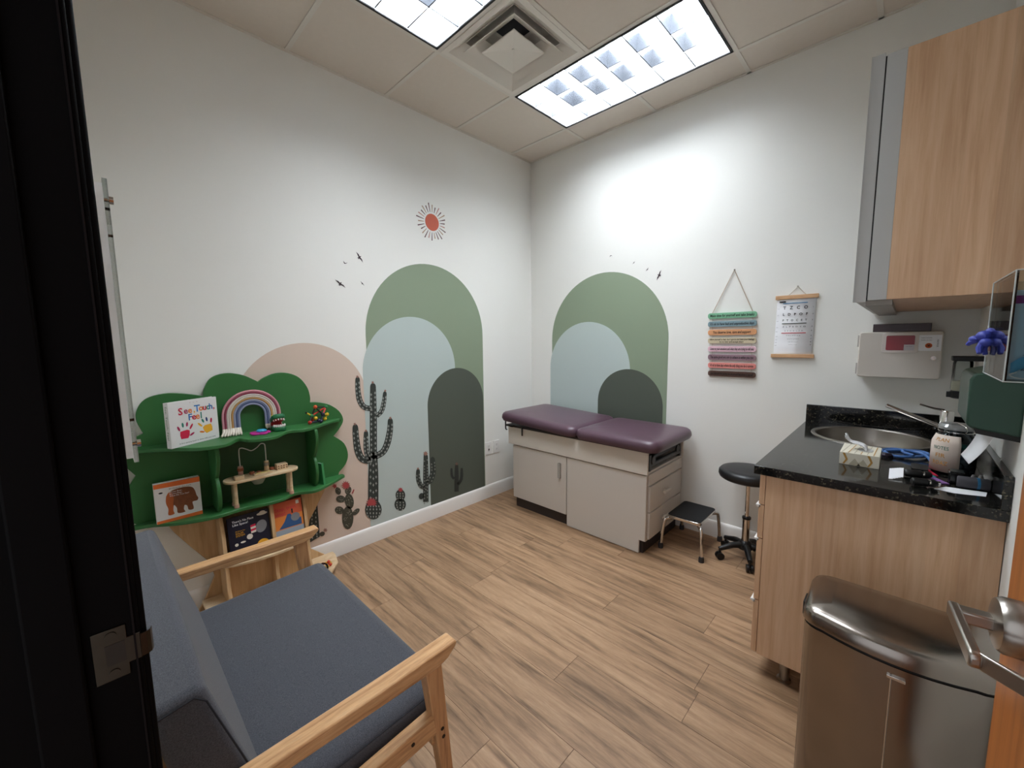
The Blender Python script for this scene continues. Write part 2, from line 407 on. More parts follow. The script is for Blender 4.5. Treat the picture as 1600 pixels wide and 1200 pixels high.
# ------------------------------------------------------------------ ceiling fixtures
M_lamp = mat('lamp_panel_light', (241, 248, 255), 0.5, emit=LAMP)
M_louv = mat('louver_aluminium', (102, 105, 110), 0.25, 0.8)
M_hous = mat('fixture_white_enamel', (240, 242, 244), 0.35)
M_frameblk = mat('fixture_black_trim', (14, 13, 13), 0.5)
def troffer(x0, x1, y0, y1, label):
    t = thing('ceiling_light', label, 'ceiling light', ((x0 + x1) / 2, (y0 + y1) / 2, H), 'recessed louvered ceiling lights')
    a, b2, c, d = x0 + 0.014, x1 - 0.014, y0 + 0.014, y1 - 0.014
    hb = MB()
    hb.box(a, b2, c, c + 0.003, H - 0.002, H + 0.16); hb.box(a, b2, d - 0.003, d, H - 0.002, H + 0.16)
    hb.box(a, a + 0.003, c, d, H - 0.002, H + 0.16); hb.box(b2 - 0.003, b2, c, d, H - 0.002, H + 0.16); hb.box(a, b2, c, d, H + 0.157, H + 0.16)
    hb.build('housing', M_hous, t)
    fr = MB(); w = 0.013; zz = (H - 0.0045, H + 0.002)
    fr.box(a, b2, c, c + w, *zz); fr.box(a, b2, d - w, d, *zz); fr.box(a, a + w, c, d, *zz); fr.box(b2 - w, b2, c, d, *zz)
    fr.build('trim_frame', M_frameblk, t)
    a += w; b2 -= w; c += w; d -= w
    MB().box(a, b2, c, d, H + 0.115, H + 0.12).build('lamp_panel', M_lamp, t)
    def blade(p, q, horiz):
        m = MB(); zb, zt = H + 0.004, H + 0.10
        pr = [(-0.0034, zb), (0.0034, zb), (0.0034, zb + 0.004), (0.004, zb + 0.03), (0.012, zt), (-0.012, zt), (-0.004, zb + 0.03), (-0.0034, zb + 0.004)]
        if horiz: m.prism([(p + r[0], r[1]) for r in pr], 'x', a, b2)
        else: m.prism([(p + r[0], r[1]) for r in pr], 'y', c, d)
        m.build('louver_blade', M_louv, t)
    for k in (1, 2): blade(c + (d - c) * k / 3, 0, True)
    for k in range(1, 6): blade(a + (b2 - a) * k / 6, 0, False)
    return t
troffer(gx[1], gx[3], gy[2], gy[1], 'louvered fluorescent ceiling light running beside the right of the diffuser, near the exam table wall')
troffer(gx[1], gx[3], gy[4], gy[3], 'louvered fluorescent ceiling light on the doorway side of the square air diffuser')
# square diffuser
M_diff = mat('diffuser_enamel', (228, 222, 212), 0.45)
dx0, dx1, dy0, dy1 = gx[1] + 0.012, gx[2] - 0.012, gy[3] + 0.012, gy[2] - 0.012
dcx, dcy = (dx0 + dx1) / 2, (dy0 + dy1) / 2
df = thing('air_diffuser', 'white square three-cone air diffuser between the two ceiling lights', 'air vent', (dcx, dcy, H))
def sqring(ro, zo, ri, zi, th=0.004):
    m = MB()
    def q(r, z): return [(dcx - r, dcy - r, z), (dcx + r, dcy - r, z), (dcx + r, dcy + r, z), (dcx - r, dcy + r, z)]
    vs = q(ro, zo) + q(ri, zi) + q(ri, zi + th) + q(ro, zo + th)
    fs = []
    for k in range(4):
        l = (k + 1) % 4
        fs += [(k, l, 4 + l, 4 + k), (4 + k, 4 + l, 8 + l, 8 + k), (8 + k, 8 + l, 12 + l, 12 + k), (12 + k, 12 + l, l, k)]
    return m.add(vs, fs)
R0 = (dx1 - dx0) / 2
sqring(R0, H - 0.003, R0 - 0.03, H - 0.003).build('frame', M_diff, df)
sqring(R0 - 0.03, H - 0.003, R0 - 0.10, H + 0.05).build('outer_cone', M_diff, df)
sqring(0.20, H - 0.006, 0.115, H + 0.06).build('middle_cone', M_diff, df)
inn = MB(); inn.add([(dcx - 0.128, dcy - 0.128, H - 0.008), (dcx + 0.128, dcy - 0.128, H - 0.008), (dcx + 0.128, dcy + 0.128, H - 0.008), (dcx - 0.128, dcy + 0.128, H - 0.008), (dcx, dcy, H + 0.012)], [(0, 1, 4), (1, 2, 4), (2, 3, 4), (3, 0, 4)])
inn.add([(dcx - 0.128, dcy - 0.128, H - 0.004), (dcx + 0.128, dcy - 0.128, H - 0.004), (dcx + 0.128, dcy + 0.128, H - 0.004), (dcx - 0.128, dcy + 0.128, H - 0.004), (dcx, dcy, H + 0.016)], [(0, 1, 4), (1, 2, 4), (2, 3, 4), (3, 0, 4)])
inn.build('inner_cone', M_diff, df, smooth=False)
MB().box(dcx - R0, dcx + R0, dcy - R0, dcy + R0, H + 0.13, H + 0.134).build('back_pan', M_diff, df)
MB().prism(rrect(dcx - 0.09, dcx + 0.09, dcy - 0.09, dcy + 0.09, 0.02), 'z', H + 0.126, H + 0.1295).build('duct_shade', mat('duct_dark', (18, 20, 30), 0.7), df)  # dark plate paints the unlit duct opening under the back pan
dn = MB()
for s in (-1, 1):
    dn.box(dcx - 0.115, dcx + 0.115, dcy + s * 0.115 - 0.002, dcy + s * 0.115 + 0.002, H + 0.06, H + 0.131)
    dn.box(dcx + s * 0.115 - 0.002, dcx + s * 0.115 + 0.002, dcy - 0.115, dcy + 0.115, H + 0.06, H + 0.131)
    dn.box(dcx - R0 + 0.1, dcx + R0 - 0.1, dcy + s * (R0 - 0.1) - 0.002, dcy + s * (R0 - 0.1) + 0.002, H + 0.045, H + 0.131)
    dn.box(dcx + s * (R0 - 0.1) - 0.002, dcx + s * (R0 - 0.1) + 0.002, dcy - R0 + 0.1, dcy + R0 - 0.1, H + 0.045, H + 0.131)
dn.build('neck', M_diff, df)
MB().cyl((dcx, dcy, H + 0.008), (dcx, dcy, H + 0.0135), 0.008, n=12).build('center_screw', M_diff, df)

# ------------------------------------------------------------------ door leaf with lever
A = Vector((2.862, -2.985, 0)); dd = Vector((-0.085, 0.896, 0)).normalized()
DM = frame(A, dd, (0, 0, 1))             # x along the door, y up, z = outward normal
if (DM @ Vector((0, 0, 1)) - DM @ Vector((0, 0, 0))).x > 0:
    DM = DM @ Matrix.Scale(-1, 4, (0, 0, 1))
dr = struct(MB(DM).box(0, 0.90, 0.012, 2.10, -0.044, 0.0).build('door_1', M_door, bev=0.002))
def lever():
    t = thing('door_lever', 'satin steel lever handle with round rose on the honey wood door', 'door handle', DM @ Vector((0.83, 1.03, 0)))
    MM = DM @ Matrix.Translation((0.832, 1.025, 0))
    MB(MM).add(*(lambda q: (q.v, q.f))(MB(Matrix(((1, 0, 0, 0), (0, 1, 0, 0), (0, 0, 1, 0), (0, 0, 0, 1)))).lathe([(0.038, 0.0), (0.038, 0.018), (0.034, 0.024), (0.020, 0.028), (0.0, 0.028)], caps=False, n=36))).build('rose', M_steel, t)
    lv = MB(MM); lv.box(-0.011, 0.011, -0.009, 0.009, 0.018, 0.066)
    lv.build('neck', M_steel, t, bev=0.003)
    lv = MB(MM); lv.prism([(0.011, -0.011), (0.011, 0.011), (-0.115, 0.011), (-0.12, 0.006), (-0.12, -0.006), (-0.115, -0.011)], 'z', 0.058, 0.070)
    lv.build('grip', M_steel, t, bev=0.003)
    rt_ = MB(MM); rt_.hexa([(-0.118, -0.011, 0.058), (-0.106, -0.011, 0.066), (-0.106, 0.011, 0.066), (-0.118, 0.011, 0.058)], [(-0.158, -0.011, 0.012), (-0.146, -0.011, 0.012), (-0.146, 0.011, 0.012), (-0.158, 0.011, 0.012)])
    rt_.build('return_arm', M_steel, t, bev=0.002)
lever()

# ------------------------------------------------------------------ exam table
M_lam = mat('grey_laminate', (206, 199, 190), 0.45)
M_lam2 = mat('grey_laminate_apron', (214, 207, 196), 0.45)
M_toe = mat('dark_toe_kick', (52, 44, 42), 0.5)
M_vinyl = mat('plum_vinyl', (84, 62, 73), 0.32, bump=0.08, bscale=260)
et = thing('exam_table', 'medical exam table with plum vinyl pads and grey laminate cabinet base', 'exam table', (0.9, -0.31, 0))
MB().box(0.30, 1.498, -0.578, -0.028, 0.088, 0.548).build('cabinet_body', M_lam, et, bev=0.003)
MB().box(0.318, 1.478, -0.570, -0.04, 0.0, 0.088).build('toe_kick', M_toe, et)
d = MB().box(0.305, 0.862, -0.594, -0.578, 0.088, 0.540).build('door', M_lam, et, bev=0.002)
hp = MB(); hp.prism(rrect(0.79, 0.815, 0.365, 0.485, 0.006), 'y', -0.610, -0.594); hp.build('handle', mat('grey_pull', (165, 160, 152), 0.5), d, bev=0.003)
MB().box(0.8625, 0.8685, -0.5785, -0.577, 0.0, 0.545).build('gap', mat('gap_black', (20, 18, 18), 0.8), et)
MB().prism([(0.869, 0.004), (1.458, 0.004), (1.458, 0.095), (1.502, 0.095), (1.502, 0.540), (0.869, 0.540)], 'y', -0.594, -0.578).build('front_panel', M_lam, et, bev=0.002)
ap = MB(); ap.box(0.262, 1.512, -0.606, -0.590, 0.549, 0.704)
ap.build('front_apron', M_lam2, et, bev=0.003)
MB().box(0.262, 1.512, -0.028, -0.014, 0.549, 0.704).build('rear_apron', M_lam2, et, bev=0.003)
MB().box(0.262, 0.276, -0.590, -0.028, 0.549, 0.704).build('end_apron', M_lam2, et, bev=0.003)
MB().box(0.276, 1.50, -0.590, -0.028, 0.549, 0.562).build('tray', M_lam, et)
MB().box(0.24, 1.515, -0.61, -0.02, 0.698, 0.712).build('pad_board', M_toe, et)
# right end: open stirrup bay, fixed board, two drawers
for (z0, z1, nm) in ((0.470, 0.546, 'end_board'),): MB().box(1.498, 1.510, -0.572, -0.034, z0, z1).build(nm, M_lam, et, bev=0.002)
for (z0, z1) in ((0.288, 0.462), (0.102, 0.280)):
    dw = MB().box(1.498, 1.514, -0.560, -0.048, z0, z1).build('drawer', M_lam, et, bev=0.002)
    zc = z1 - 0.075
    k = MB(); k.tube([(1.514, -0.345, zc), (1.536, -0.345, zc)], 0.006, 8); k.tube([(1.538, -0.395, zc), (1.538, -0.300, zc)], 0.011, 10)
    k.build('knob', M_lam2, dw)
st = MB()
for y in (-0.555, -0.065): st.box(1.485, 1.507, y - 0.012, y + 0.012, 0.565, 0.672)
st.tube([(1.49, -0.54, 0.60), (1.50, -0.10, 0.60)], 0.017, 10)
st.build('stirrup_rail', mat('gunmetal', (70, 68, 66), 0.35, 0.8), et)
sb = MB(); sb.box(1.478, 1.505, -0.500, -0.120, 0.640, 0.664); sb.build('stirrup_bar', mat('bay_black', (24, 23, 23), 0.5), et, bev=0.004)
for y in (-0.12, -0.515):
    MB().cyl((1.502, y, 0.632), (1.512, y, 0.632), 0.026, n=18).build('stirrup_pivot', mat('gunmetal', (70, 68, 66)), et)
def pad(x0, x1, dz0, dz1, round_left, round_right, name):
    y0, y1 = -0.668, -0.040
    nx, ny = 26, 22; zb, th = 0.712, 0.082
    vs = []; fs = []
    def outline(t, w):   # superellipse shrink near the ends (plan rounding)
        return t
    top = []; 
    rc = 0.09
    for i in range(nx + 1):
        s = i / nx; x = x0 + (x1 - x0) * s
        for j in range(ny + 1):
            q = j / ny; y = y0 + (y1 - y0) * q
            top.append((x, y))
    def inset(x, y):
        # signed distance inside a rounded rectangle
        dx = min(x - x0, x1 - x); dy = min(y - y0, y1 - y)
        return dx, dy
    P = []
    n = 72
    # rings from outer waist to centre: superellipse plan
    cx, cy, hx, hy = (x0 + x1) / 2, (y0 + y1) / 2, (x1 - x0) / 2, (y1 - y0) / 2
    rings = [(-0.045, 0.0), (-0.012, 0.006), (0.0, 0.028), (-0.003, 0.050), (-0.012, 0.066), (-0.028, 0.076), (-0.055, 0.081), (-0.11, 0.085), (-0.20, 0.088)]
    def plan(a, off):
        c, s = math.cos(a), math.sin(a)
        ex, ey = hx + off, hy + off
        rr = 0.075 + off if off > -0.06 else 0.02
        rr = max(rr, 0.012)
        # rounded rectangle by direction
        X = max(min(c * 10, 1), -1); 
        # param by angle on rounded rect perimeter
        return rrp(ex, ey, rr, a)
    def rrp(ex, ey, r, a):
        c, s = math.cos(a), math.sin(a)
        t = min(ex / abs(c) if abs(c) > 1e-6 else 1e9, ey / abs(s) if abs(s) > 1e-6 else 1e9)
        x, y = c * t, s * t
        ix, iy = ex - r, ey - r
        if abs(x) > ix and abs(y) > iy:
            # solve |p - corner| = r along direction
            kx, ky = math.copysign(ix, c), math.copysign(iy, s)
            b = c * kx + s * ky; cc = kx * kx + ky * ky - r * r
            t = b + math.sqrt(max(b * b - cc, 0)); x, y = c * t, s * t
        return x, y
    # uneven angles so that corners get enough points
    ang = []
    ca = math.atan2(hy, hx)
    for k in range(n): ang.append(2 * PI * k / n)
    for q in (ca, PI - ca, PI + ca, 2 * PI - ca):
        ang += [q + e for e in (-0.06, -0.04, -0.02, 0, 0.02, 0.04, 0.06)]
    ang = sorted(set(round(a % (2 * PI), 5) for a in ang)); n = len(ang)
    vs = []; fs = []
    def tilt(x): return dz0 + (dz1 - dz0) * (x - x0) / (x1 - x0)
    for (off, z) in rings:
        for a in ang:
            x, y = plan(a, off); vs.append((cx + x, cy + y, zb + z + tilt(cx + x)))
    m = len(rings)
    for i in range(m - 1):
        for k in range(n):
            l = (k + 1) % n; fs.append((i * n + k, i * n + l, (i + 1) * n + l, (i + 1) * n + k))
    fs.append(tuple(range(n))[::-1]); fs.append(tuple((m - 1) * n + k for k in range(n)))
    return MB().add(vs, fs).build(name, M_vinyl, et)
pad(0.205, 0.978, 0.036, 0.0, 1, 0, 'head_pad')
pad(0.968, 1.598, 0.0, -0.004, 0, 1, 'seat_pad')
hk = MB(); hk.tube([(0.225, -0.60, 0.745), (0.225, -0.60, 0.675), (0.228, -0.60, 0.665), (0.24, -0.60, 0.664)], 0.006, 8)
hk.build('paper_roll_hook', mat('gunmetal', (70, 68, 66)), et)
MB().tube([(0.43, -0.616, 0.71), (0.432, -0.618, 0.642)], 0.0055, 8).build('release_lever', M_black, et)
MB().box(0.295, 0.33, -0.625, -0.60, 0.700, 0.714).build('hinge_block', M_black, et)

# ------------------------------------------------------------------ step stool
ss = thing('step_stool', 'low chrome step stool with black ribbed rubber top beside the exam table', 'step stool', (1.655, -0.23, 0))
sx0, sx1, sy0, sy1, sz = 1.553, 1.774, -0.385, -0.070, 0.235
top = MB(); top.prism(rrect(sx0, sx1, sy0, sy1, 0.025), 'z', sz - 0.022, sz - 0.002); tp = top.build('platform', M_chrome, ss, bev=0.003)
tb = MB(); tb.prism(rrect(sx0 + 0.004, sx1 - 0.004, sy0 + 0.004, sy1 - 0.004, 0.022), 'z', sz - 0.003, sz + 0.002)
tb.build('rubber_mat', M_blackr, tp)
for (x, y, ox, oy) in ((sx0, sy0, -0.022, -0.032), (sx1, sy0, 0.026, -0.036), (sx1, sy1, 0.022, 0.02), (sx0, sy1, -0.022, 0.02)):
    ax, ay = (x + 0.02 if x == sx0 else x - 0.02), (y + 0.03 if y == sy0 else y - 0.03)
    bx, by = x + ox * 0.5, y + oy * 0.5
    P = smoothpts([(ax, ay, sz - 0.03), (x + ox * 0.2, y + oy * 0.2, sz - 0.034), (bx, by, sz - 0.062), (x + ox * 0.8, y + oy * 0.8, 0.10), (x + ox, y + oy, 0.012)], 5)
    lg = MB().tube(P, 0.0115, 12).build('leg', M_chrome, ss)
    MB().lathe([(0.0165, 0.0), (0.0165, 0.022), (0.0135, 0.036)], (x + ox, y + oy, 0.0), 16).build('rubber_foot', mat('grey_rubber', (48, 44, 44), 0.7), lg)

# ------------------------------------------------------------------ rolling stool
rs = thing('rolling_stool', 'round black padded rolling stool with chrome gas lift tucked beside the base cabinet', 'stool', (1.99, -0.195, 0))
scx, scy = 1.99, -0.195
MB().lathe([(0.0, 0.535), (0.150, 0.535), (0.166, 0.546), (0.172, 0.562), (0.170, 0.582), (0.158, 0.595), (0.125, 0.601), (0.0, 0.603)], (scx, scy, 0), 40, caps=False).build('seat', mat('black_vinyl', (26, 26, 28), 0.38), rs)
MB().lathe([(0.05, 0.520), (0.05, 0.5355)], (scx, scy, 0), 20).build('seat_plate', M_black, rs)
MB().lathe([(0.0125, 0.25), (0.0125, 0.522)], (scx, scy, 0), 18).build('piston', M_chrome, rs)
MB().lathe([(0.022, 0.10), (0.022, 0.272)], (scx, scy, 0), 20).build('lift_column', M_chrome, rs)
MB().lathe([(0.023, 0.272), (0.025, 0.274), (0.025, 0.286), (0.016, 0.290)], (scx, scy, 0), 20).build('collar', M_black, rs)
hub = MB().lathe([(0.042, 0.075), (0.042, 0.105), (0.03, 0.125), (0.024, 0.13)], (scx, scy, 0), 20).build('hub', M_black, rs)
for k in range(5):
    a = math.radians(-66 + 72 * k); c, s = math.cos(a), math.sin(a); R = 0.158
    def pt(r, z): return (scx + c * r, scy + s * r, z)
    lg = MB().tube([pt(0.03, 0.098), pt(0.08, 0.096), pt(0.13, 0.080), pt(R + 0.004, 0.070)], [0.021, 0.019, 0.016, 0.014], 10).build('leg', M_black, rs)
    cs = MB(); n1 = Vector((-s, c, 0)); cc = Vector(pt(R, 0.024))
    for e in (-1, 1): cs.cyl(cc + n1 * e * 0.006, cc + n1 * e * 0.018, 0.0235, n=18)
    cs.cyl(cc - n1 * 0.008, cc + n1 * 0.008, 0.010, n=10); cs.cyl(pt(R, 0.03), pt(R, 0.074), 0.008, n=10)
    cs.build('caster', M_black, lg)

# ------------------------------------------------------------------ loveseat
lv = thing('loveseat', 'slate blue upholstered loveseat with light oak arms and legs', 'loveseat', (1.285, -2.68, 0))
# seat cushion
sc = MB()
sc.hexa([(0.822, -2.895, 0.325), (1.748, -2.895, 0.325), (1.748, -2.375, 0.345), (0.822, -2.375, 0.345)],
        [(0.822, -2.895, 0.445), (1.748, -2.895, 0.445), (1.748, -2.375, 0.462), (0.822, -2.375, 0.462)])
seat = sc.build('seat_cushion', M_fab, lv, bev=0.034, seg=5)
MB().tube([(1.7485, -2.86, 0.424), (1.7495, -2.62, 0.433), (1.7485, -2.40, 0.440)], 0.0016, 6).build('seam', mat('seam_thread', (36, 38, 44), 0.9), seat)
# backrest, leaning back
bk = MB()
bk.hexa([(0.815, -2.925, 0.36), (1.752, -2.925, 0.36), (1.752, -2.795, 0.36), (0.815, -2.795, 0.36)],
        [(0.815, -3.003, 0.79), (1.752, -3.003, 0.79), (1.752, -2.918, 0.80), (0.815, -2.918, 0.80)])
back = bk.build('backrest', M_fab, lv, bev=0.018, seg=4)
MB().tube([(1.7535, -2.997, 0.775), (1.7535, -2.935, 0.785), (1.7535, -2.918, 0.768), (1.7535, -2.872, 0.62), (1.7535, -2.812, 0.42)], 0.0018, 6).build('seam', MATS['seam_thread'], back)
for s, x0, x1 in (('n', 1.757, 1.803), ('f', 0.765, 0.814)):
    xm = (x0 + x1) / 2
    # arm rest: level board whose front end sweeps down from below
    pr = [(-2.985, 0.600), (-2.985, 0.572), (-2.55, 0.558), (-2.44, 0.556), (-2.405, 0.566), (-2.380, 0.586), (-2.374, 0.596), (-2.380, 0.604), (-2.42, 0.602), (-2.60, 0.600)]
    MB().prism(pr, 'x', x0, x1).build('arm_rest', M_oak, lv, bev=0.004)
    # front leg tapering to the floor, slightly raked forward
    fl2 = MB(); w = 0.019
    fl2.hexa([(xm - w * 0.75, -2.405, 0.0), (xm + w * 0.75, -2.405, 0.0), (xm + w * 0.75, -2.377, 0.0), (xm - w * 0.75, -2.377, 0.0)],
             [(xm - w, -2.475, 0.562), (xm + w, -2.475, 0.562), (xm + w, -2.425, 0.562), (xm - w, -2.425, 0.562)])
    f = fl2.build('front_leg', M_oakv, lv, bev=0.003)
    rl = MB(); rl.hexa([(xm - w * 0.75, -2.975, 0.0), (xm + w * 0.75, -2.975, 0.0), (xm + w * 0.75, -2.945, 0.0), (xm - w * 0.75, -2.945, 0.0)],
                       [(xm - w, -2.93, 0.574), (xm + w, -2.93, 0.574), (xm + w, -2.875, 0.574), (xm - w, -2.875, 0.574)])
    rl.build('rear_leg', M_oakv, lv, bev=0.003)
    MB().hexa([(xm - w * 0.9, -2.90, 0.335), (xm + w * 0.9, -2.90, 0.335), (xm + w * 0.9, -2.44, 0.362), (xm - w * 0.9, -2.44, 0.362)],
              [(xm - w * 0.9, -2.90, 0.390), (xm + w * 0.9, -2.90, 0.390), (xm + w * 0.9, -2.45, 0.420), (xm - w * 0.9, -2.45, 0.420)]).build('side_rail', M_oak, lv, bev=0.003)
    sg = 1 if s == 'n' else -1
    for (y, z) in ((-2.521, 0.390), (-2.429, 0.366), (-2.426, 0.340)):
        xx = xm + sg * w * 0.92
        MB().cyl((xx - 0.003, y, z), (xx + 0.0012 * sg, y, z), 0.0052, n=12).build('bolt', mat('dark_bolt', (40, 34, 30), 0.4, 0.6), lv)
for y in (-2.44, -2.90):
    MB().box(0.79, 1.78, y - 0.012, y + 0.012, 0.315, 0.372).build('cross_rail', M_oak, lv, bev=0.003)

# ------------------------------------------------------------------ base cabinet, worktop, sink, faucet
bc = thing('base_cabinet', 'maple base cabinet on round metal feet under the granite worktop', 'cabinet', (2.58, -0.6, 0))
cc_ = MB(); cc_.box(2.280, XR - 0.002, -1.150, -0.016, 0.10, 0.118); cc_.box(XR - 0.020, XR - 0.002, -1.150, -0.016, 0.118, 0.878); cc_.box(2.280, XR - 0.020, -0.034, -0.016, 0.118, 0.878)
cc_.box(2.280, 2.298, -1.150, -0.034, 0.118, 0.878); cc_.box(2.298, XR - 0.020, -1.150, -1.132, 0.118, 0.878)
cc_.build('carcass', M_maple, bc)
MB().box(2.278, XR - 0.002, -1.170, -1.150, 0.10, 0.879).build('end_panel', M_maple, bc, bev=0.001)
zs = [0.10, 0.335, 0.605, 0.748, 0.876]
cols = [(-1.168, -0.62), (-0.612, -0.018)]
for (a, b2) in cols:
    for z0, z1 in zip(zs, zs[1:]):
        if b2 > -0.3 and z0 < 0.7: continue
        dw = MB().box(2.256, 2.276, a, b2, z0 + 0.002, z1 - 0.002).build('drawer', M_maple, bc, bev=0.0015)
        if z1 < 0.8:
            MB().prism([(2.256, z1 - 0.012), (2.244, z1 - 0.006), (2.246, z1 - 0.001), (2.262, z1 - 0.001), (2.262, z1 - 0.012)], 'y', a + 0.0, b2 - 0.01).build('edge_pull', M_white, dw)
dw = MB().box(2.256, 2.276, -0.612, -0.018, 0.102, 0.746).build('door', M_maple, bc, bev=0.0015)
for (x, y) in ((2.372, -1.115), (2.372, -0.08), (2.83, -1.115)):
    f = MB().lathe([(0.026, 0.0), (0.026, 0.005), (0.0175, 0.008), (0.0175, 0.101)], (x, y, 0), 20).build('foot', M_steel, bc)
wt = thing('worktop', 'black speckled granite worktop with upstands along both walls', 'worktop', (2.56, -0.6, 0.878))
def plate_hole(x0, x1, y0, y1, cx, cy, rx, ry, z0, z1, n=64):
    ang = sorted([2 * PI * k / n for k in range(n)] + [math.atan2(y - cy, x - cx) % (2 * PI) for x in (x0, x1) for y in (y0, y1)])
    m = len(ang); O = []; I = []
    for a in ang:
        c, s = math.cos(a), math.sin(a)
        t = min(((x1 - cx) / c if c > 1e-9 else (x0 - cx) / c if c < -1e-9 else 1e9), ((y1 - cy) / s if s > 1e-9 else (y0 - cy) / s if s < -1e-9 else 1e9))
        O.append((cx + c * t, cy + s * t)); I.append((cx + rx * c, cy + ry * s))
    vs = [(p[0], p[1], z) for z in (z0, z1) for q in (O, I) for p in q]; fs = []
    for k in range(m):
        l = (k + 1) % m
        fs += [(k, l, m + l, m + k), (2 * m + k, 3 * m + k, 3 * m + l, 2 * m + l), (k, 2 * m + k, 2 * m + l, l), (m + k, m + l, 3 * m + l, 3 * m + k)]
    return MB().add(vs, fs)
SK = (2.545, -0.295, 0.225, 0.235)
plate_hole(2.238, XR - 0.001, -1.195, -0.001, *SK, 0.880, 0.915).build('slab', M_gran, wt, bev=0.002)
MB().box(2.238, XR - 0.001, -0.021, -0.001, 0.915, 1.018).build('rear_upstand', M_gran, wt, bev=0.0015)
MB().box(XR - 0.021, XR - 0.001, -1.195, -0.021, 0.915, 1.018).build('side_upstand', M_gran, wt, bev=0.0015)
sk = thing('sink', 'oval stainless steel sink bowl set in the granite worktop', 'sink', (SK[0], SK[1], 0.74))
ry_ = SK[3] / SK[2]
MB().lathe([(0.2415, 0.9155), (0.240, 0.919), (0.226, 0.919), (0.220, 0.913), (0.216, 0.87), (0.195, 0.79), (0.15, 0.755), (0.0, 0.750)], (SK[0], SK[1], 0), 56, 1.0, ry_, caps=False).build('bowl', M_steel, sk)
MB().lathe([(0.03, 0.7515), (0.03, 0.755), (0.0, 0.753)], (SK[0], SK[1], 0), 20, caps=False).build('drain', M_chrome, sk)
fc = thing('faucet', 'chrome faucet with flat twin-bar spout rising over the sink', 'faucet', (2.83, -0.20, 0.915))
MB().lathe([(0.030, 0.915), (0.030, 0.922), (0.024, 0.926), (0.024, 1.062), (0.020, 1.068), (0.0, 1.069)], (2.81, -0.20, 0), 24, caps=False).build('body', M_chrome, fc)
for e in (-0.016, 0.016):
    MB().tube([(2.80, -0.20 + e, 0.985), (2.595, -0.20 + e, 1.072)], 0.008, 10).build('spout_bar', M_chrome, fc)
MB().hexa([(2.80, -0.216, 0.976), (2.80, -0.184, 0.976), (2.80, -0.184, 0.984), (2.80, -0.216, 0.984)], [(2.595, -0.216, 1.063), (2.595, -0.184, 1.063), (2.595, -0.184, 1.071), (2.595, -0.216, 1.071)]).build('spout_plate', M_black, fc)
MB().tube([(2.80, -0.20, 1.070), (2.765, -0.20, 1.075), (2.715, -0.20, 1.090)], [0.006, 0.005, 0.004], 8).build('lever', M_chrome, fc)

# ------------------------------------------------------------------ wall cabinet
uc = thing('wall_cabinet', 'maple wall cabinet with brushed aluminium door edge above the sink', 'cabinet', (2.7, -0.54, 1.553))
M_alu = mat('anodised_aluminium', (182, 182, 180), 0.4, 0.0)
MB().box(2.585, XR - 0.001, -1.080, -0.001, 1.553, 2.360).build('carcass', M_maple, uc, bev=0.001)
MB().box(2.535, 2.585, -1.080, -0.001, 1.553, 2.361).build('front_frame', M_alu, uc, bev=0.001)
dr2 = MB(); dr2.prism([(2.531, -1.080), (2.531, -0.001), (2.505, -0.001), (2.505, -1.060), (2.498, -1.072), (2.496, -1.084), (2.503, -1.080)], 'z', 1.548, 2.368)
dr2.build('door', M_alu, uc)
MB().box(2.531, 2.535, -1.076, -0.005, 1.556, 2.358).build('gap_shade', M_black, uc)  # black strip paints the shade in the gap between door and frame
MB().box(2.53, 2.60, -1.06, -0.02, 1.535, 1.553).build('light_rail', mat('rail_grey', (150, 146, 140), 0.5), uc)

# ------------------------------------------------------------------ step-on bin
tc_ = thing('trash_can', 'tall rectangular brushed steel step bin with domed lid by the open door', 'trash can', (2.67, -1.5, 0))
def binplan(x0, x1, y0, y1, bow, r, n=8):
    P = []
    for k in range(n + 1): # front edge bows toward -y
        t = k / n; P.append((x0 + r + (x1 - x0 - 2 * r) * t, y0 - bow * (1 - (2 * t - 1) ** 2)))
    for k in range(1, 6): a = math.radians(-90 + 90 * k / 5); P.append((x1 - r + r * math.cos(a), y0 + r + r * math.sin(a)))
    for k in range(6): a = math.radians(90 * k / 5); P.append((x1 - r + r * math.cos(a), y1 - r + r * math.sin(a)))
    for k in range(6): a = math.radians(90 + 90 * k / 5); P.append((x0 + r + r * math.cos(a), y1 - r + r * math.sin(a)))
    for k in range(1, 5): a = math.radians(180 + 90 * k / 5); P.append((x0 + r + r * math.cos(a), y0 + r + r * math.sin(a)))
    return P
M_bin = mat('bin_steel', (150, 142, 134), 0.22, 1.0, bump=0.02, bscale=400)
BX = (2.478, 2.868, -1.640, -1.375)
def loft(rings, name, m, par, capb=True, capt=True):
    n = len(rings[0][0]); vs = [(p[0], p[1], z) for (P, z) in rings for p in P]; fs = []
    for i in range(len(rings) - 1):
        for k in range(n): l = (k + 1) % n; fs.append((i * n + k, i * n + l, (i + 1) * n + l, (i + 1) * n + k))
    if capb: fs.append(tuple(range(n))[::-1])
    if capt: fs.append(tuple((len(rings) - 1) * n + k for k in range(n)))
    return MB().add(vs, fs).build(name, m, par)
def bp(i, bow=0.03, r=0.05): return binplan(BX[0] + i, BX[1] - i, BX[2] + i, BX[3] - i, bow, max(r - i, 0.008))
loft([(bp(0.004), 0.02), (bp(0.002), 0.03), (bp(0.002), 0.592)], 'body', M_bin, tc_)
loft([(bp(0.006), 0.0), (bp(0.006), 0.021)], 'base_ring', M_black, tc_)
loft([(bp(0.006), 0.590), (bp(0.006), 0.600)], 'rim', M_black, tc_)
loft([(bp(0.002), 0.600), (bp(-0.002), 0.602), (bp(-0.002), 0.632), (bp(0.004), 0.641), (bp(0.02), 0.648), (bp(0.06), 0.655)], 'lid', M_bin, tc_)
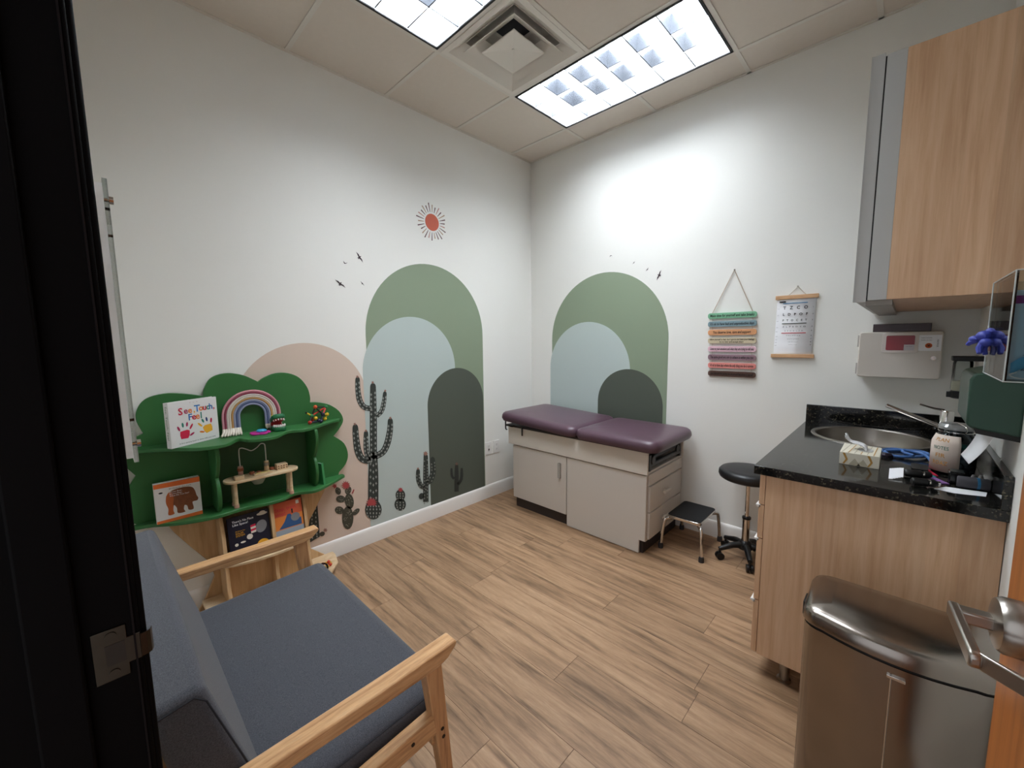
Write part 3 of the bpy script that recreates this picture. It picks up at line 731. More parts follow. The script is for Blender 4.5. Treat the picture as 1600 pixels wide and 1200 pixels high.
MB().tube([(2.673, BX[2] - 0.0315, 0.06), (2.673, BX[2] - 0.0315, 0.570)], 0.0022, 6).build('front_seam', M_chrome, tc_)
MB().box(2.665, 2.700, BX[2] - 0.034, BX[2] - 0.024, 0.562, 0.570).build('liner_tab', M_chrome, tc_, bev=0.001)
MB().box(2.58, 2.77, BX[2] - 0.075, BX[2] - 0.02, 0.012, 0.024).build('pedal', M_steel, tc_, bev=0.004)
MB().box(2.466, 2.480, -1.52, -1.46, 0.555, 0.60).build('hinge_cover', M_black, tc_, bev=0.004)

# ------------------------------------------------------------------ vinyl mural: arches, cacti, birds, sun
def decal(name, label, polys, m, wall, lay, group=None, cat='wall decal'):
    """polys: list of closed 2-D outlines (along the wall, height); lay = layer number"""
    b = MB(); t0, t1 = 0.0002 + 0.0006 * lay, 0.0008 + 0.0006 * lay
    for P in polys:
        if wall == 'L': b.prism(P, 'x', t0, t1)
        else: b.prism(P, 'y', -t1, -t0)
    return setp(b.build(name, m, None, smooth=False), label, cat, group)
def arch(c, r, top, z0=0.112, n=40):
    sp = top - r
    return [(c - r, z0)] + [(c - r * math.cos(PI * k / n), sp + r * math.sin(PI * k / n)) for k in range(n + 1)] + [(c + r, z0)]
M_sage = mat('vinyl_sage_green', (138, 152, 128), 0.7); M_mist = mat('vinyl_pale_blue', (186, 198, 194), 0.7)
M_moss = mat('vinyl_dark_moss', (82, 88, 78), 0.7); M_peach = mat('vinyl_peach', (214, 194, 178), 0.7)
GA = 'mural arches'
decal('arch_decal', 'peach arch wall decal behind the green tree bookshelf', [arch(-2.112, 0.392, 1.423)], M_peach, 'L', 0, GA)
decal('arch_decal', 'tall sage green arch wall decal below the red sun', [arch(-1.178, 0.532, 2.004)], M_sage, 'L', 1, GA)
decal('arch_decal', 'pale blue arch wall decal behind the tall cactus', [arch(-1.350, 0.394, 1.605)], M_mist, 'L', 2, GA)
decal('arch_decal', 'small dark moss arch wall decal with a tiny dark cactus', [arch(-0.944, 0.290, 1.202)], M_moss, 'L', 3, GA)
decal('arch_decal', 'sage green arch wall decal rising behind the exam table', [arch(0.812, 0.554, 1.974)], M_sage, 'B', 1, GA)
decal('arch_decal', 'pale blue arch wall decal behind the exam table head', [arch(0.648, 0.410, 1.574)], M_mist, 'B', 2, GA)
decal('arch_decal', 'small dark moss arch wall decal behind the exam table seat pad', [arch(1.050, 0.288, 1.180)], M_moss, 'B', 3, GA)
def L2(u, v): p = Xp(0.0, u, v); return (p.y, p.z)
def B2(u, v): p = Yp(0.0, u, v); return (p.x, p.z)
M_cact = mat('vinyl_cactus', (52, 58, 54), 0.7); M_cact2 = mat('vinyl_cactus_olive', (70, 68, 56), 0.7)
M_spine = mat('vinyl_spine', (178, 182, 174), 0.7); M_flow = mat('vinyl_flower', (172, 72, 72), 0.7); M_flow2 = mat('vinyl_flower_faded', (150, 110, 98), 0.7)
def stroke(P, hw, to2=L2, tip=True):
    """thick pixel polyline with a rounded free end (first point)"""
    C = [Vector(p) for p in smoothpts([(p[0], p[1]) for p in P], 4)]; n = len(C); Lf, Rt = [], []
    for i, c in enumerate(C):
        t = (C[min(i + 1, n - 1)] - C[max(i - 1, 0)]).normalized(); q = Vector((-t.y, t.x)); w = hw * (0.8 + 0.2 * min(1, i / (n * 0.4)))
        Lf.append(c + q * w); Rt.append(c - q * w)
    t = (C[0] - C[1]).normalized(); q = Vector((-t.y, t.x)); cap = []
    for k in range(1, 6):
        a = PI * k / 6; cap.append(C[0] + q * (-0.8 * hw) * math.cos(a) * -1 + t * hw * math.sin(a))
    # right side reversed so that the outline closes
    out = [tuple(p) for p in Rt[::-1]] + [tuple(p) for p in cap] + [tuple(p) for p in Lf]
    return [to2(*p) for p in out]
def spines(P, hw, rows=2, step=6.0, sz=1.5):
    C = [Vector(p) for p in smoothpts([(p[0], p[1]) for p in P], 8)]; out = []; acc = 0; last = C[0]
    for i in range(1, len(C)):
        acc += (C[i] - last).length; last = C[i]
        if acc < step: continue
        acc = 0; t = (C[min(i + 1, len(C) - 1)] - C[i - 1]).normalized(); q = Vector((-t.y, t.x))
        for r in range(rows):
            o = C[i] + q * hw * (-0.55 + 1.1 * r / max(rows - 1, 1)) * (1 if rows > 1 else 0) + t * (step * 0.4 * (r % 2))
            for (d1, d2, l, w) in ((t, q, sz * 1.5, 0.35), (q, t, sz, 0.35)):
                out.append([L2(*(o + d1 * l + d2 * w)), L2(*(o - d1 * l + d2 * w)), L2(*(o - d1 * l - d2 * w)), L2(*(o + d1 * l - d2 * w))])
    return out
def blob(u, v, rx, ry, ang=0, n=16):
    a0 = math.radians(ang); P = []
    for k in range(n):
        a = 2 * PI * k / n; x, y = rx * math.cos(a), ry * math.sin(a)
        P.append(L2(u + x * math.cos(a0) - y * math.sin(a0), v + x * math.sin(a0) + y * math.cos(a0)))
    return P
def burst(u, v, r, n=9, a0=0, a1=360):
    P = []
    for k in range(2 * n):
        a = math.radians(a0 + (a1 - a0) * k / (2 * n)); rr = r * (1.0 if k % 2 == 0 else 0.55)
        P.append(L2(u + rr * math.cos(a), v + rr * math.sin(a)))
    return P
def dots(u, v, rx, ry, n, s=0.45, seed=1):
    rnd = random.Random(seed); out = []
    for _ in range(n):
        a = rnd.uniform(0, 6.28); r = math.sqrt(rnd.uniform(0, 0.75)); x, y = u + rx * r * math.cos(a), v + ry * r * math.sin(a)
        out.append([L2(x - s * 1.6, y), L2(x, y - s * 1.6), L2(x + s * 1.6, y), L2(x, y + s * 1.6)])
    return out
def marks(o, polys, m, name, lay):
    t0, t1 = 0.0002 + 0.0006 * lay, 0.0006 + 0.0006 * lay
    if 'spine' in name:
        b = MB()
        for P in polys: b.prism(P, 'x', t0, t1)
        k = b.build(name, m, o, smooth=False); k['kind'] = 'stuff'
    else:
        for P in polys: MB().prism(P, 'x', t0, t1).build(name, m, o, smooth=False)
GC = 'cactus decals'
# tall saguaro
S1 = [([(582.5, 604), (583, 660), (583, 718)], 5.6), ([(583, 714), (583, 750), (583, 790)], 8.0), ([(558.4, 593), (559, 610), (562, 626), (569, 636), (580, 638.5)], 4.3),
      ([(601, 615), (599.6, 628), (596, 642), (588, 650)], 3.6), ([(555, 668), (556, 684), (559, 704), (566, 717), (579, 719)], 5.4), ([(571.6, 677), (571.6, 692), (573, 708), (579, 719)], 4.2),
      ([(609.5, 658), (609, 672), (605, 692), (598, 706), (586, 713)], 5.0)]
o = decal('cactus_decal', 'tall saguaro cactus wall decal with curved arms on the pale blue arch', [stroke(P, w) for P, w in S1], M_cact, 'L', 4, GC)
sp_ = []
for k, (P, w) in enumerate(S1): sp_ += spines(P, w, 3 if w > 7 else 2, 6.5 if w > 5 else 5)
marks(o, sp_, M_spine, 'spine_marks', 5)
marks(o, [burst(558, 588.5, 2.5, 5), burst(582, 597.5, 2.5, 5), burst(601.5, 610.5, 2.2, 5), burst(554, 662.5, 2.5, 5), burst(571.5, 673, 2.5, 5), burst(609.5, 653, 2.5, 5)], M_flow2, 'flower_bud', 5)
o = decal('cactus_decal', 'round barrel cactus wall decal with a red flower at the foot of the saguaro', [blob(583, 796, 13, 15.5)], M_cact, 'L', 6, GC)
sp_ = []
for k in range(-2, 3): sp_ += spines([(583 + k * 3.2, 786), (583 + k * 5.2, 797), (583 + k * 4, 808)], 1, 1, 4.5, 1.1)
marks(o, sp_, M_spine, 'spine_marks', 7); marks(o, [burst(580, 785.5, 9.5, 11, 150, 420)], M_flow, 'flower', 8)
o = decal('cactus_decal', 'double globe cactus wall decal with a red tip right of the saguaro', [blob(625, 788, 9, 10), blob(625.3, 773.5, 7.6, 9)], M_cact, 'L', 4, GC)
sp_ = []
for k in (-1, 0, 1):
    sp_ += spines([(625 + k * 3, 767), (625 + k * 4.6, 774), (625 + k * 3, 781)], 1, 1, 3.5, 0.9) + spines([(625 + k * 3.4, 781), (625 + k * 5.5, 788), (625 + k * 3.4, 796)], 1, 1, 3.5, 0.9)
marks(o, sp_, M_spine, 'spine_marks', 5); marks(o, [burst(625.5, 765, 4.2, 7)], M_flow, 'flower', 6)
# prickly pear
pads = [(543, 809, 9, 18, 0), (530, 797, 7.2, 6, 12), (556, 799.5, 7, 3.6, -42), (545.5, 783, 7, 12, -8), (532, 779.5, 7.2, 5.6, 0), (528, 767, 4.4, 6, -15), (543.7, 766, 4.8, 6.5, 20)]
o = decal('cactus_decal', 'prickly pear cactus wall decal with red flowers on the peach arch', [blob(*p) for p in pads], M_cact2, 'L', 4, GC)
dd_ = []
for k, p in enumerate(pads): dd_ += dots(p[0], p[1], p[2] * 0.85, p[3] * 0.85, int(p[2] * p[3] / 7) + 3, 0.4, k)
marks(o, dd_, mat('vinyl_dot', (150, 148, 130), 0.7), 'spine_dots', 5)
marks(o, [burst(540, 758, 7.5, 12), burst(522.5, 759.5, 4.2, 5, 180, 520), [L2(549, 771), L2(552, 764), L2(553.5, 765), L2(551, 771)]], M_flow, 'flower', 6)
# cactus peeping out behind the bookshelf
o = decal('cactus_decal', 'ribbed column cactus wall decal half hidden behind the bookshelf trunk', [[L2(*q) for q in ((483, 848), (480, 815), (480, 790), (484, 780), (492, 779), (495.5, 788), (497, 805), (499.5, 838))], blob(498.5, 776, 3, 4.6, 25)], M_cact, 'L', 4, GC)
marks(o, spines([(488, 800), (487, 820), (488, 842)], 1, 1, 4, 1.2) + spines([(492.5, 790), (493.5, 815), (495, 838)], 1, 1, 4, 1.2), M_spine, 'spine_marks', 5)
o = decal('cactus_decal', 'small cactus bud wall decal at the baseboard beside the bookshelf', [blob(503, 834, 4.5, 3.5, -25)], M_cact2, 'L', 5, GC)
marks(o, [burst(508, 828, 3.6, 6)], M_flow2, 'flower', 6)
S2 = [([(664.8, 713), (665, 745), (665, 784)], 4.2), ([(652.8, 736), (653, 748), (657, 758), (664, 762)], 3.6), ([(675.5, 718), (676.5, 735), (672, 750), (666, 753)], 4.4)]
o = decal('cactus_decal', 'three-armed cactus wall decal straddling the edge of the dark arch', [stroke(P, w) for P, w in S2] + [blob(658, 775, 4, 5, 20)], M_cact, 'L', 6, GC)
sp_ = []
for P, w in S2: sp_ += spines(P, w, 2, 4.5, 1.0)
marks(o, sp_, mat('vinyl_spine_grey', (140, 144, 136), 0.7), 'spine_marks', 7); marks(o, [burst(664.5, 708.5, 4.2, 7), burst(652.5, 732, 2.2, 5)], M_flow2, 'flower', 7)
S3 = [([(713, 728), (713, 745), (713, 768)], 3.2), ([(705, 733), (705.6, 743), (709, 748)], 1.9), ([(721, 733), (720.5, 748), (715, 757)], 2.2)]
o = decal('cactus_decal', 'tiny dark cactus wall decal inside the dark moss arch', [stroke(P, w) for P, w in S3], mat('vinyl_cactus_dim', (46, 48, 44), 0.7), 'L', 6, GC)
marks(o, [burst(713, 724.5, 3, 6)], mat('vinyl_flower_dim', (110, 84, 72), 0.7), 'flower', 7)
# sun
M_sun = mat('vinyl_sun_terracotta', (196, 100, 78), 0.7)
sc_ = L2(675.0, 347.5)
sun = thing('sun_decal', 'terracotta sun wall decal with thin brown rays above the sage arch', 'wall decal', (0, sc_[0], sc_[1]))
b = MB(); b.prism([(sc_[0] + 0.062 * math.cos(2 * PI * k / 40), sc_[1] + 0.062 * math.sin(2 * PI * k / 40)) for k in range(40)], 'x', 0.0006, 0.0014); b.build('disc', M_sun, sun)
rc = [mat('vinyl_ray_brown', (100, 70, 70), 0.7), mat('vinyl_ray_tan', (176, 148, 120), 0.7), mat('vinyl_ray_rose', (190, 140, 132), 0.7)]
for k in range(26):
    a = 2 * PI * k / 26 + 0.08; r0 = 0.074; r1 = 0.118 + 0.022 * ((k * 7) % 5) / 4; w0, w1 = 0.0018, 0.0042
    d1 = Vector((math.cos(a), math.sin(a))); q = Vector((-d1.y, d1.x)); c = Vector(sc_)
    P = [c + d1 * r0 + q * w0, c + d1 * r1 + q * w1, c + d1 * r1 - q * w1, c + d1 * r0 - q * w0]
    MB().prism([tuple(p) for p in P], 'x', 0.0004, 0.0012).build('ray', rc[(0, 0, 1, 0, 2, 0, 1)[k % 7]], sun, smooth=False)
# birds
M_bird = mat('vinyl_bird', (66, 54, 58), 0.7)
def bird(u, v, sz, ang, label, wall, full=True):
    S_ = [(-1, -0.05), (-0.45, -0.16), (-0.12, -0.10), (0, -0.34), (0.10, -0.10), (0.5, -0.14), (1, 0.02), (0.45, 0.04), (0.14, 0.12), (0.16, 0.34), (0, 0.22), (-0.12, 0.36), (-0.1, 0.1), (-0.5, 0.04)] if full else \
         [(-1, -0.5), (-0.3, 0.0), (0.2, 0.1), (1, -0.5), (0.5, 0.25), (0.05, 0.5), (-0.5, 0.3)]
    a = math.radians(ang); f = L2 if wall == 'L' else B2
    P = [f(u + sz * (x * math.cos(a) - y * math.sin(a)), v + sz * (x * math.sin(a) + y * math.cos(a))) for x, y in S_]
    decal('bird_decal', label, [P], M_bird, wall, 1, 'flying bird decals')
bird(561.5, 402, 10, 56, 'larger flying bird wall decal uppermost of the flock left of the sage arch', 'L')
bird(531.5, 443.5, 10.5, 36, 'wide-winged dark bird wall decal lowest in the flock left of the sage arch', 'L')
bird(539, 410.5, 3.6, 25, 'small v-shaped bird wall decal between the two large birds', 'L', False)
bird(566, 443, 4.6, 48, 'little dark bird wall decal closest to the sage arch below the sun', 'L')
bird(954.5, 400, 2.2, 160, 'tiny bird wall decal above the top of the arch behind the exam table', 'B', False)
bird(990.5, 410.5, 2.8, -50, 'tiny bird wall decal second in the row over the exam table arch', 'B')
bird(1011.5, 421, 3.6, -55, 'small bird wall decal third in the row over the exam table arch', 'B')
bird(1030, 430, 9, -68, 'large dark bird wall decal beside the exam table arch, toward the hanging sign', 'B')

# ------------------------------------------------------------------ wall sockets
for y, lab in ((-0.601, 'white duplex wall socket with a dark plug hole by the moss arch'), (-0.505, 'white wall socket plate closest to the exam table')):
    t = thing('wall_socket', lab, 'socket', (0, y, 0.455), 'wall sockets low on the mural wall')
    pz = 0.455
    MB().prism(rrect(y - 0.036, y + 0.036, pz - 0.058, pz + 0.058, 0.005), 'x', 0.0, 0.006).build('plate', M_white, t, bev=0.002)
    for dz in (-0.02, 0.02):
        f = MB(); f.prism(rrect(y - 0.0165, y + 0.0165, pz + dz - 0.014, pz + dz + 0.014, 0.01), 'x', 0.006, 0.0075); f = f.build('outlet', M_white, t)
        sl = MB()
        for e in (-0.006, 0.006): sl.box(0.0074, 0.0079, y + e - 0.0012, y + e + 0.0012, pz + dz - 0.002, pz + dz + 0.006)
        sl.cyl((0.0074, y, pz + dz - 0.008), (0.0079, y, pz + dz - 0.008), 0.0026, n=10); sl.build('slots', M_black, f)
MB().ell((0.0085, -0.601, 0.445), (0.003, 0.008, 0.010), 10, 6).build('plug_cap', mat('brown_cap', (70, 50, 40), 0.5), bpy.data.objects['wall_socket'])

# ------------------------------------------------------------------ acrylic poster holder over the loveseat
ah = thing('poster_holder', 'clear acrylic poster holder on steel standoffs above the loveseat', 'poster holder', (0.97, -2.97, 1.166))
MB().box(0.715, 1.225, -2.972, -2.9592, 1.135, 1.815).build('backing_sheet', M_paper, ah)
MB().box(0.705, 1.235, -2.959, -2.950, 1.125, 1.825).build('acrylic_sheet', glass('acrylic_edge', (246, 249, 247)), ah)
for x in (0.74, 1.20):
    for z in (1.168, 1.783):
        s_ = MB().tube([(x, YF, z), (x, -2.9725, z)], 0.0095, 16).build('standoff', M_steel, ah)
        MB().tube([(x, -2.973, z), (x, -2.946, z)], 0.005, 12).build('stud', M_chrome, s_)
        MB().tube([(x, -2.9498, z), (x, -2.941, z)], 0.0095, 16).build('cap', M_chrome, s_)

# ------------------------------------------------------------------ tree bookshelf
tb_ = thing('tree_bookshelf', 'green cloud-crowned tree bookshelf with birch trunk against the mural wall', 'bookshelf', (0.15, -2.40, 0))
def c4(x, y): return (180 + x / 4, 560 + y / 4)
crown = [(175, 470), (135, 400), (130, 340), (160, 280), (220, 240), (330, 218), (450, 222), (550, 235), (555, 190), (590, 130), (650, 100), (720, 92), (800, 105), (860, 130), (893, 146), (930, 120), (1000, 93), (1080, 92), (1150, 120), (1200, 180), (1218, 240), (1218, 275), (1270, 275), (1340, 290), (1400, 330), (1425, 385), (1400, 440), (1365, 485), (1430, 530), (1455, 600), (1440, 660), (1400, 710)]
cr2 = [(Xp(0.034, *c4(*q)).y, Xp(0.034, *c4(*q)).z) for q in crown]
notch = {0, 7, 14, 21, 27}
segs = []; cur = [cr2[0]]
for k in range(1, len(cr2)):
    cur.append(cr2[k])
    if k in notch: segs.append(cur); cur = [cr2[k]]
segs.append(cur); outl = []
for sg in segs: outl += [tuple(p) for p in smoothpts(sg, 4)][:-1]
outl += [cr2[-1], (-1.97, 0.535), (-2.12, 0.515), (-2.80, 0.515), (-2.90, 0.53), (-2.955, 0.58), (-2.972, 0.66), (-2.955, 0.74), (-2.918, 0.80), (-2.955, 0.86), (-2.965, 0.92), (-2.93, 0.975)]
MB().prism(outl, 'x', 0.018, 0.036).build('crown_panel', M_green, tb_, bev=0.002)
ZU, ZL = 0.935, 0.563
uf = [(140, 585), (330, 572), (540, 568), (700, 542), (770, 510), (850, 517), (1000, 496), (1080, 462), (1200, 448), (1330, 405), (1412, 384)]
def shelf(pts, z, name, y0, y1, th=0.018):
    W_ = [Zp(z - th * 0.5, *c4(*q)) for q in pts]
    W_ = [(max(p.x, 0.055), p.y) for p in W_]
    P = [tuple(p) for p in smoothpts(W_, 5)]
    poly = [(0.034, y0), (0.07, y0)] + [p for p in P if y0 < p[1] < y1] + [(0.07, y1), (0.034, y1)]
    return MB().prism(poly, 'z', z - th, z).build(name, M_green, tb_, bev=0.003)
shelf(uf, ZU, 'upper_shelf', -2.935, -1.938)
lf = [(210, 1048), (420, 1032), (640, 992), (800, 944), (950, 912), (1050, 884), (1130, 848), (1250, 832), (1330, 795), (1420, 745)]
shelf(lf, ZL, 'lower_shelf', -2.945, -1.935)
def divider(y, k, name='divider'):
    pr = [(0.034, ZL), (0.170 * k, ZL), (0.205 * k, 0.60), (0.220 * k, 0.66), (0.205 * k, 0.715), (0.178 * k, 0.742), (0.215 * k, 0.775), (0.250 * k, 0.83), (0.258 * k, 0.88), (0.245 * k, ZU - 0.018), (0.034, ZU - 0.018)]
    P = pr[:2] + [tuple(p) for p in smoothpts(pr[1:6], 4)] + [tuple(p) for p in smoothpts(pr[5:10], 4)] + pr[10:]
    Q = []
    for p in P:
        if not Q or (Vector(p) - Vector(Q[-1])).length > 1e-4: Q.append(p)
    MB().prism(Q, 'y', y - 0.009, y + 0.009).build(name, M_green, tb_, bev=0.004)
divider(-2.625, 0.92); divider(-2.140, 0.80)
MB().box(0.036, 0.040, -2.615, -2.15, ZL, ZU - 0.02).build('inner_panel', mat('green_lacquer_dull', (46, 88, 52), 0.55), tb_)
# birch trunk
tr_e = [(lambda p: (p.y, p.z))(Xp(0.036, *q)) for q in ((481, 832), (484, 812), (492, 797), (500, 781), (507, 767))]
trunk = [(-2.835, 0.545), (-2.80, 0.47), (-2.735, 0.36), (-2.665, 0.25), (-2.655, 0.17), (-2.70, 0.07), (-2.74, 0.0), (-2.04, 0.0), (-2.08, 0.06), (-2.16, 0.13)] + tr_e + [(tr_e[-1][0] + 0.01, 0.545)]
MB().prism(trunk, 'x', 0.018, 0.036).build('trunk_back', M_birch, tb_, bev=0.002)
def post(y, xt, xm, xb, name='trunk_post'):
    pr = [(0.036, 0.0), (xb, 0.0), (xb, 0.02), (xm, 0.14), (xm, 0.30), (xm + (xt - xm) * 0.4, 0.44), (xt, ZL - 0.019), (0.036, ZL - 0.019)]
    MB().prism(pr, 'y', y - 0.009, y + 0.009).build(name, M_birch, tb_, bev=0.002)
post(-2.620, 0.12, 0.185, 0.25); post(-2.395, 0.17, 0.200, 0.27); post(-2.215, 0.12, 0.17, 0.25)
lg_ = [(0.036, -2.67), (0.13, -2.67), (0.19, -2.62), (0.225, -2.52), (0.235, -2.42), (0.225, -2.32), (0.19, -2.23), (0.12, -2.19), (0.036, -2.19)]
MB().prism([tuple(p) for p in lg_[:1]] + [tuple(p) for p in smoothpts(lg_[1:8], 4)] + [lg_[8]], 'z', 0.262, 0.278).build('book_ledge', M_pale, tb_, bev=0.003)
MB().prism([(0.036, -2.72), (0.18, -2.72), (0.30, -2.62), (0.335, -2.45), (0.32, -2.25), (0.27, -2.13), (0.18, -2.055), (0.08, -2.03), (0.036, -2.03)], 'z', 0.045, 0.063).build('base_shelf', M_pale, tb_, bev=0.004)
MB().prism([(0.06, -2.60), (0.22, -2.60), (0.24, -2.40), (0.20, -2.22), (0.06, -2.22)], 'z', 0.0, 0.045).build('plinth', M_birch, tb_)
fp = MB()
for (ya, yc) in ((-2.611, -2.404), (-2.386, -2.224)):
    MB().box(0.120, 0.132, ya, yc, 0.063, 0.262).build('front_panel', M_birch, tb_, bev=0.001)

# ------------------------------------------------------------------ books
def book(label, o, xd, w, h, t, cover, spine=None, pages=True, up=(0, 0, 1), tilt=0):
    M = frame(o, xd, up)
    if tilt: M = M @ Matrix.Rotation(math.radians(tilt), 4, 'X')
    k = thing('book', label, 'book', o)
    MB(M).prism(rrect(0, w, 0, h, 0.004, 3), 'z', -0.0025, 0).build('front_cover', cover, k)
    MB(M).prism(rrect(0, w, 0, h, 0.004, 3), 'z', -t, -t + 0.0025).build('back_cover', cover, k)
    MB(M).box(-0.001, 0.0025, 0, h, -t, 0).build('spine', spine or cover, k)
    MB(M).box(0.002, w - 0.003, 0.003, h - 0.003, -t + 0.0025, -0.0025).build('pages', M_paper, k)
    return k, M
def at(M, x, y, z=0.0): return M @ Matrix.Translation((x, y, z))
def patch(M, P, m, par, name, z=0.0005): MB(M).prism(P, 'z', 0.0, z).build(name, m, par, smooth=False)
def circ(x, y, rx, ry=None, n=18, a0=0):
    ry = ry or rx; return [(x + rx * math.cos(2 * PI * k / n) * math.cos(a0) - ry * math.sin(2 * PI * k / n) * math.sin(a0), y + rx * math.cos(2 * PI * k / n) * math.sin(a0) + ry * math.sin(2 * PI * k / n) * math.cos(a0)) for k in range(n)]
c_red = mat('print_red', (200, 28, 66), 0.6); c_org = mat('print_orange', (226, 122, 44), 0.6); c_yel = mat('print_yellow', (230, 168, 40), 0.6)
c_blu = mat('print_blue', (44, 110, 176), 0.6); c_teal = mat('print_teal', (40, 130, 110), 0.6); c_mag = mat('print_magenta', (170, 36, 84), 0.6); c_navy = mat('print_navy', (34, 58, 110), 0.6)
M_cov = mat('glossy_white_cover', (226, 224, 222), 0.3)
# 1 hand-print board book
o0 = Vector((0.196, -2.790, ZU)); o1 = Vector((0.082, -2.585, ZU)); w = (o1 - o0).length; hb = 0.217
k, M = book('white board book titled See, Touch, Feel with painted hand prints on the upper shelf', o0, o1 - o0, w, hb, 0.027, M_cov)
x = 0.045
for ch, cm, dx in (('S', c_red, 0.025), ('e', c_mag, 0.02), ('e', c_org, 0.02), (',', c_yel, 0.014)):
    text(ch, at(M, x + 0.008, 0.167 + (x - 0.05) * 0.02, 0), 0.034 if ch == 'S' else 0.030, cm, k, off=0.022, depth=0.0007); x += dx
x = 0.125
for ch, cm, dx in (('T', c_blu, 0.019), ('o', c_org, 0.018), ('u', c_red, 0.017), ('c', c_teal, 0.015), ('h', c_blu, 0.016), (',', c_red, 0.01)):
    text(ch, at(M, x + 0.008, 0.170, 0), 0.034 if ch == 'T' else 0.030, cm, k, off=0.022, depth=0.0007); x += dx
x = 0.088
for ch, cm, dx in (('F', c_blu, 0.018), ('e', c_red, 0.018), ('e', c_org, 0.018), ('l', c_teal, 0.01)):
    text(ch, at(M, x + 0.008, 0.133, 0), 0.032, cm, k, off=0.022, depth=0.0007); x += dx
def hand(cx, cy, pm, fc, mir, rot):
    HM = at(M, cx, cy) @ Matrix.Rotation(math.radians(rot), 4, 'Z') @ Matrix.Scale(mir, 4, (1, 0, 0))
    patch(HM, [(-0.020, -0.026), (0.012, -0.028), (0.020, -0.014), (0.022, 0.008), (0.010, 0.014), (-0.008, 0.012), (-0.022, 0.010), (-0.024, -0.008)], pm, k, 'palm_print')
    for (fx, fy, l, a, m_) in ((-0.028, 0.026, 0.013, 20, fc[0]), (-0.008, 0.040, 0.012, 4, fc[1]), (0.012, 0.040, 0.011, -10, fc[2]), (0.031, 0.026, 0.015, -32, fc[3]), (0.032, -0.012, 0.013, -62, fc[4])):
        patch(HM, circ(fx, fy, 0.0048, l, 12, math.radians(a)), m_, k, 'finger_print')
hand(0.066, 0.062, c_red, (c_mag, c_teal, c_mag, c_red, c_mag), 1, 0)
hand(0.176, 0.068, c_yel, (c_red, c_navy, c_teal, c_yel, c_org), -1, 12)
text('A first sensory book to share with your baby', at(M, 0.125, 0.014), 0.0075, M_ink, k, width=0.18)
text('\u2022 \u2022 \u2022', at(M, 0.118, 0.205), 0.004, c_mag, k, width=0.04)
SM = frame(o0, (M @ Vector((0, 0, 0, 1))).xyz - (M @ Vector((0, 0, -1, 1))).xyz, (0, 0, 1))
text('See, Touch, Feel', frame(o0 - (M.to_3x3() @ Vector((0, 0, 1))) * 0.0135 + Vector((0, 0, 0.12)) - (M.to_3x3() @ Vector((1, 0, 0))) * 0.0012, (0, 0, -1), (M.to_3x3() @ Vector((0, 0, 1)))), 0.012, mat('print_grey_green', (120, 130, 110), 0.6), k, width=0.16)
# 2 bear picture book
o0 = Vector((0.118, -2.866, ZL)); w, hb = 0.176, 0.196
k, M = book('white picture book with orange bands and a brown animal on the lower shelf', o0, (0.02, 1, 0), w, hb, 0.030, M_cov)
patch(M, [(0, hb - 0.022), (w, hb - 0.026), (w, hb), (0, hb)], mat('print_bright_orange', (222, 110, 48), 0.5), k, 'orange_band')
patch(M, [(0, 0), (w, 0), (w, 0.018), (0, 0.013)], MATS['print_bright_orange'], k, 'orange_band')
M_bear = mat('print_bear_brown', (122, 70, 40), 0.6, var=0.35, vscale=70)
bear = [(0.040, 0.112), (0.046, 0.136), (0.066, 0.152), (0.095, 0.158), (0.125, 0.157), (0.145, 0.148), (0.154, 0.128), (0.158, 0.104), (0.164, 0.088), (0.158, 0.076), (0.140, 0.074), (0.142, 0.050), (0.140, 0.036), (0.122, 0.038), (0.118, 0.060), (0.108, 0.066), (0.104, 0.046), (0.108, 0.032), (0.080, 0.034), (0.078, 0.060), (0.068, 0.078), (0.064, 0.052), (0.066, 0.034), (0.044, 0.034), (0.046, 0.064), (0.040, 0.090)]
patch(M, [tuple(p) for p in smoothpts(bear, 3, True)], M_bear, k, 'animal_picture')
patch(M, [tuple(p) for p in smoothpts([(0.040, 0.112), (0.046, 0.136), (0.060, 0.148), (0.070, 0.120), (0.066, 0.085), (0.064, 0.052), (0.066, 0.034), (0.044, 0.034), (0.046, 0.064), (0.040, 0.090)], 3, True)], mat('print_rust', (176, 90, 40), 0.6), k, 'animal_haunch', 0.0008)
text('Bill Martin Jr / Eric Carle', at(M, 0.098, 0.163), 0.006, M_ink, k, width=0.085)
for i, s_ in enumerate(('Brown Bear,', 'Brown Bear,', 'What Do You See?')): text(s_, at(M, 0.055, 0.146 - i * 0.010), 0.007, M_paper, k, align='LEFT', depth=0.0012, maxw=0.075)
patch(M, circ(0.024, 0.150, 0.008, 0.004), M_ink, k, 'small_emblem')
# 3 dark space book, 4 orange train book on the ledge
o0 = Vector((0.196, -2.600, 0.281)); w, hb = 0.190, 0.235
k, M = book("navy picture book titled There's No Place Like Space! on the trunk ledge", o0, (0, 1, 0), w, hb, 0.010, mat('print_midnight', (22, 26, 44), 0.35), tilt=-9)
text("There's No Place", at(M, 0.020, 0.208), 0.012, M_paper, k, align='LEFT', width=0.098, off=0.012); text('Like Space!', at(M, 0.020, 0.192), 0.012, M_paper, k, align='LEFT', width=0.070, off=0.012)
text('All About Our', at(M, 0.030, 0.156), 0.006, c_yel, k, align='LEFT', width=0.045); text('SOLAR', at(M, 0.030, 0.144), 0.010, c_yel, k, align='LEFT', width=0.036); text('SYSTEM', at(M, 0.030, 0.131), 0.010, c_yel, k, align='LEFT', width=0.040)
c_grey = mat('print_grey', (128, 128, 132), 0.6); c_cream = mat('print_cream', (222, 214, 200), 0.6)
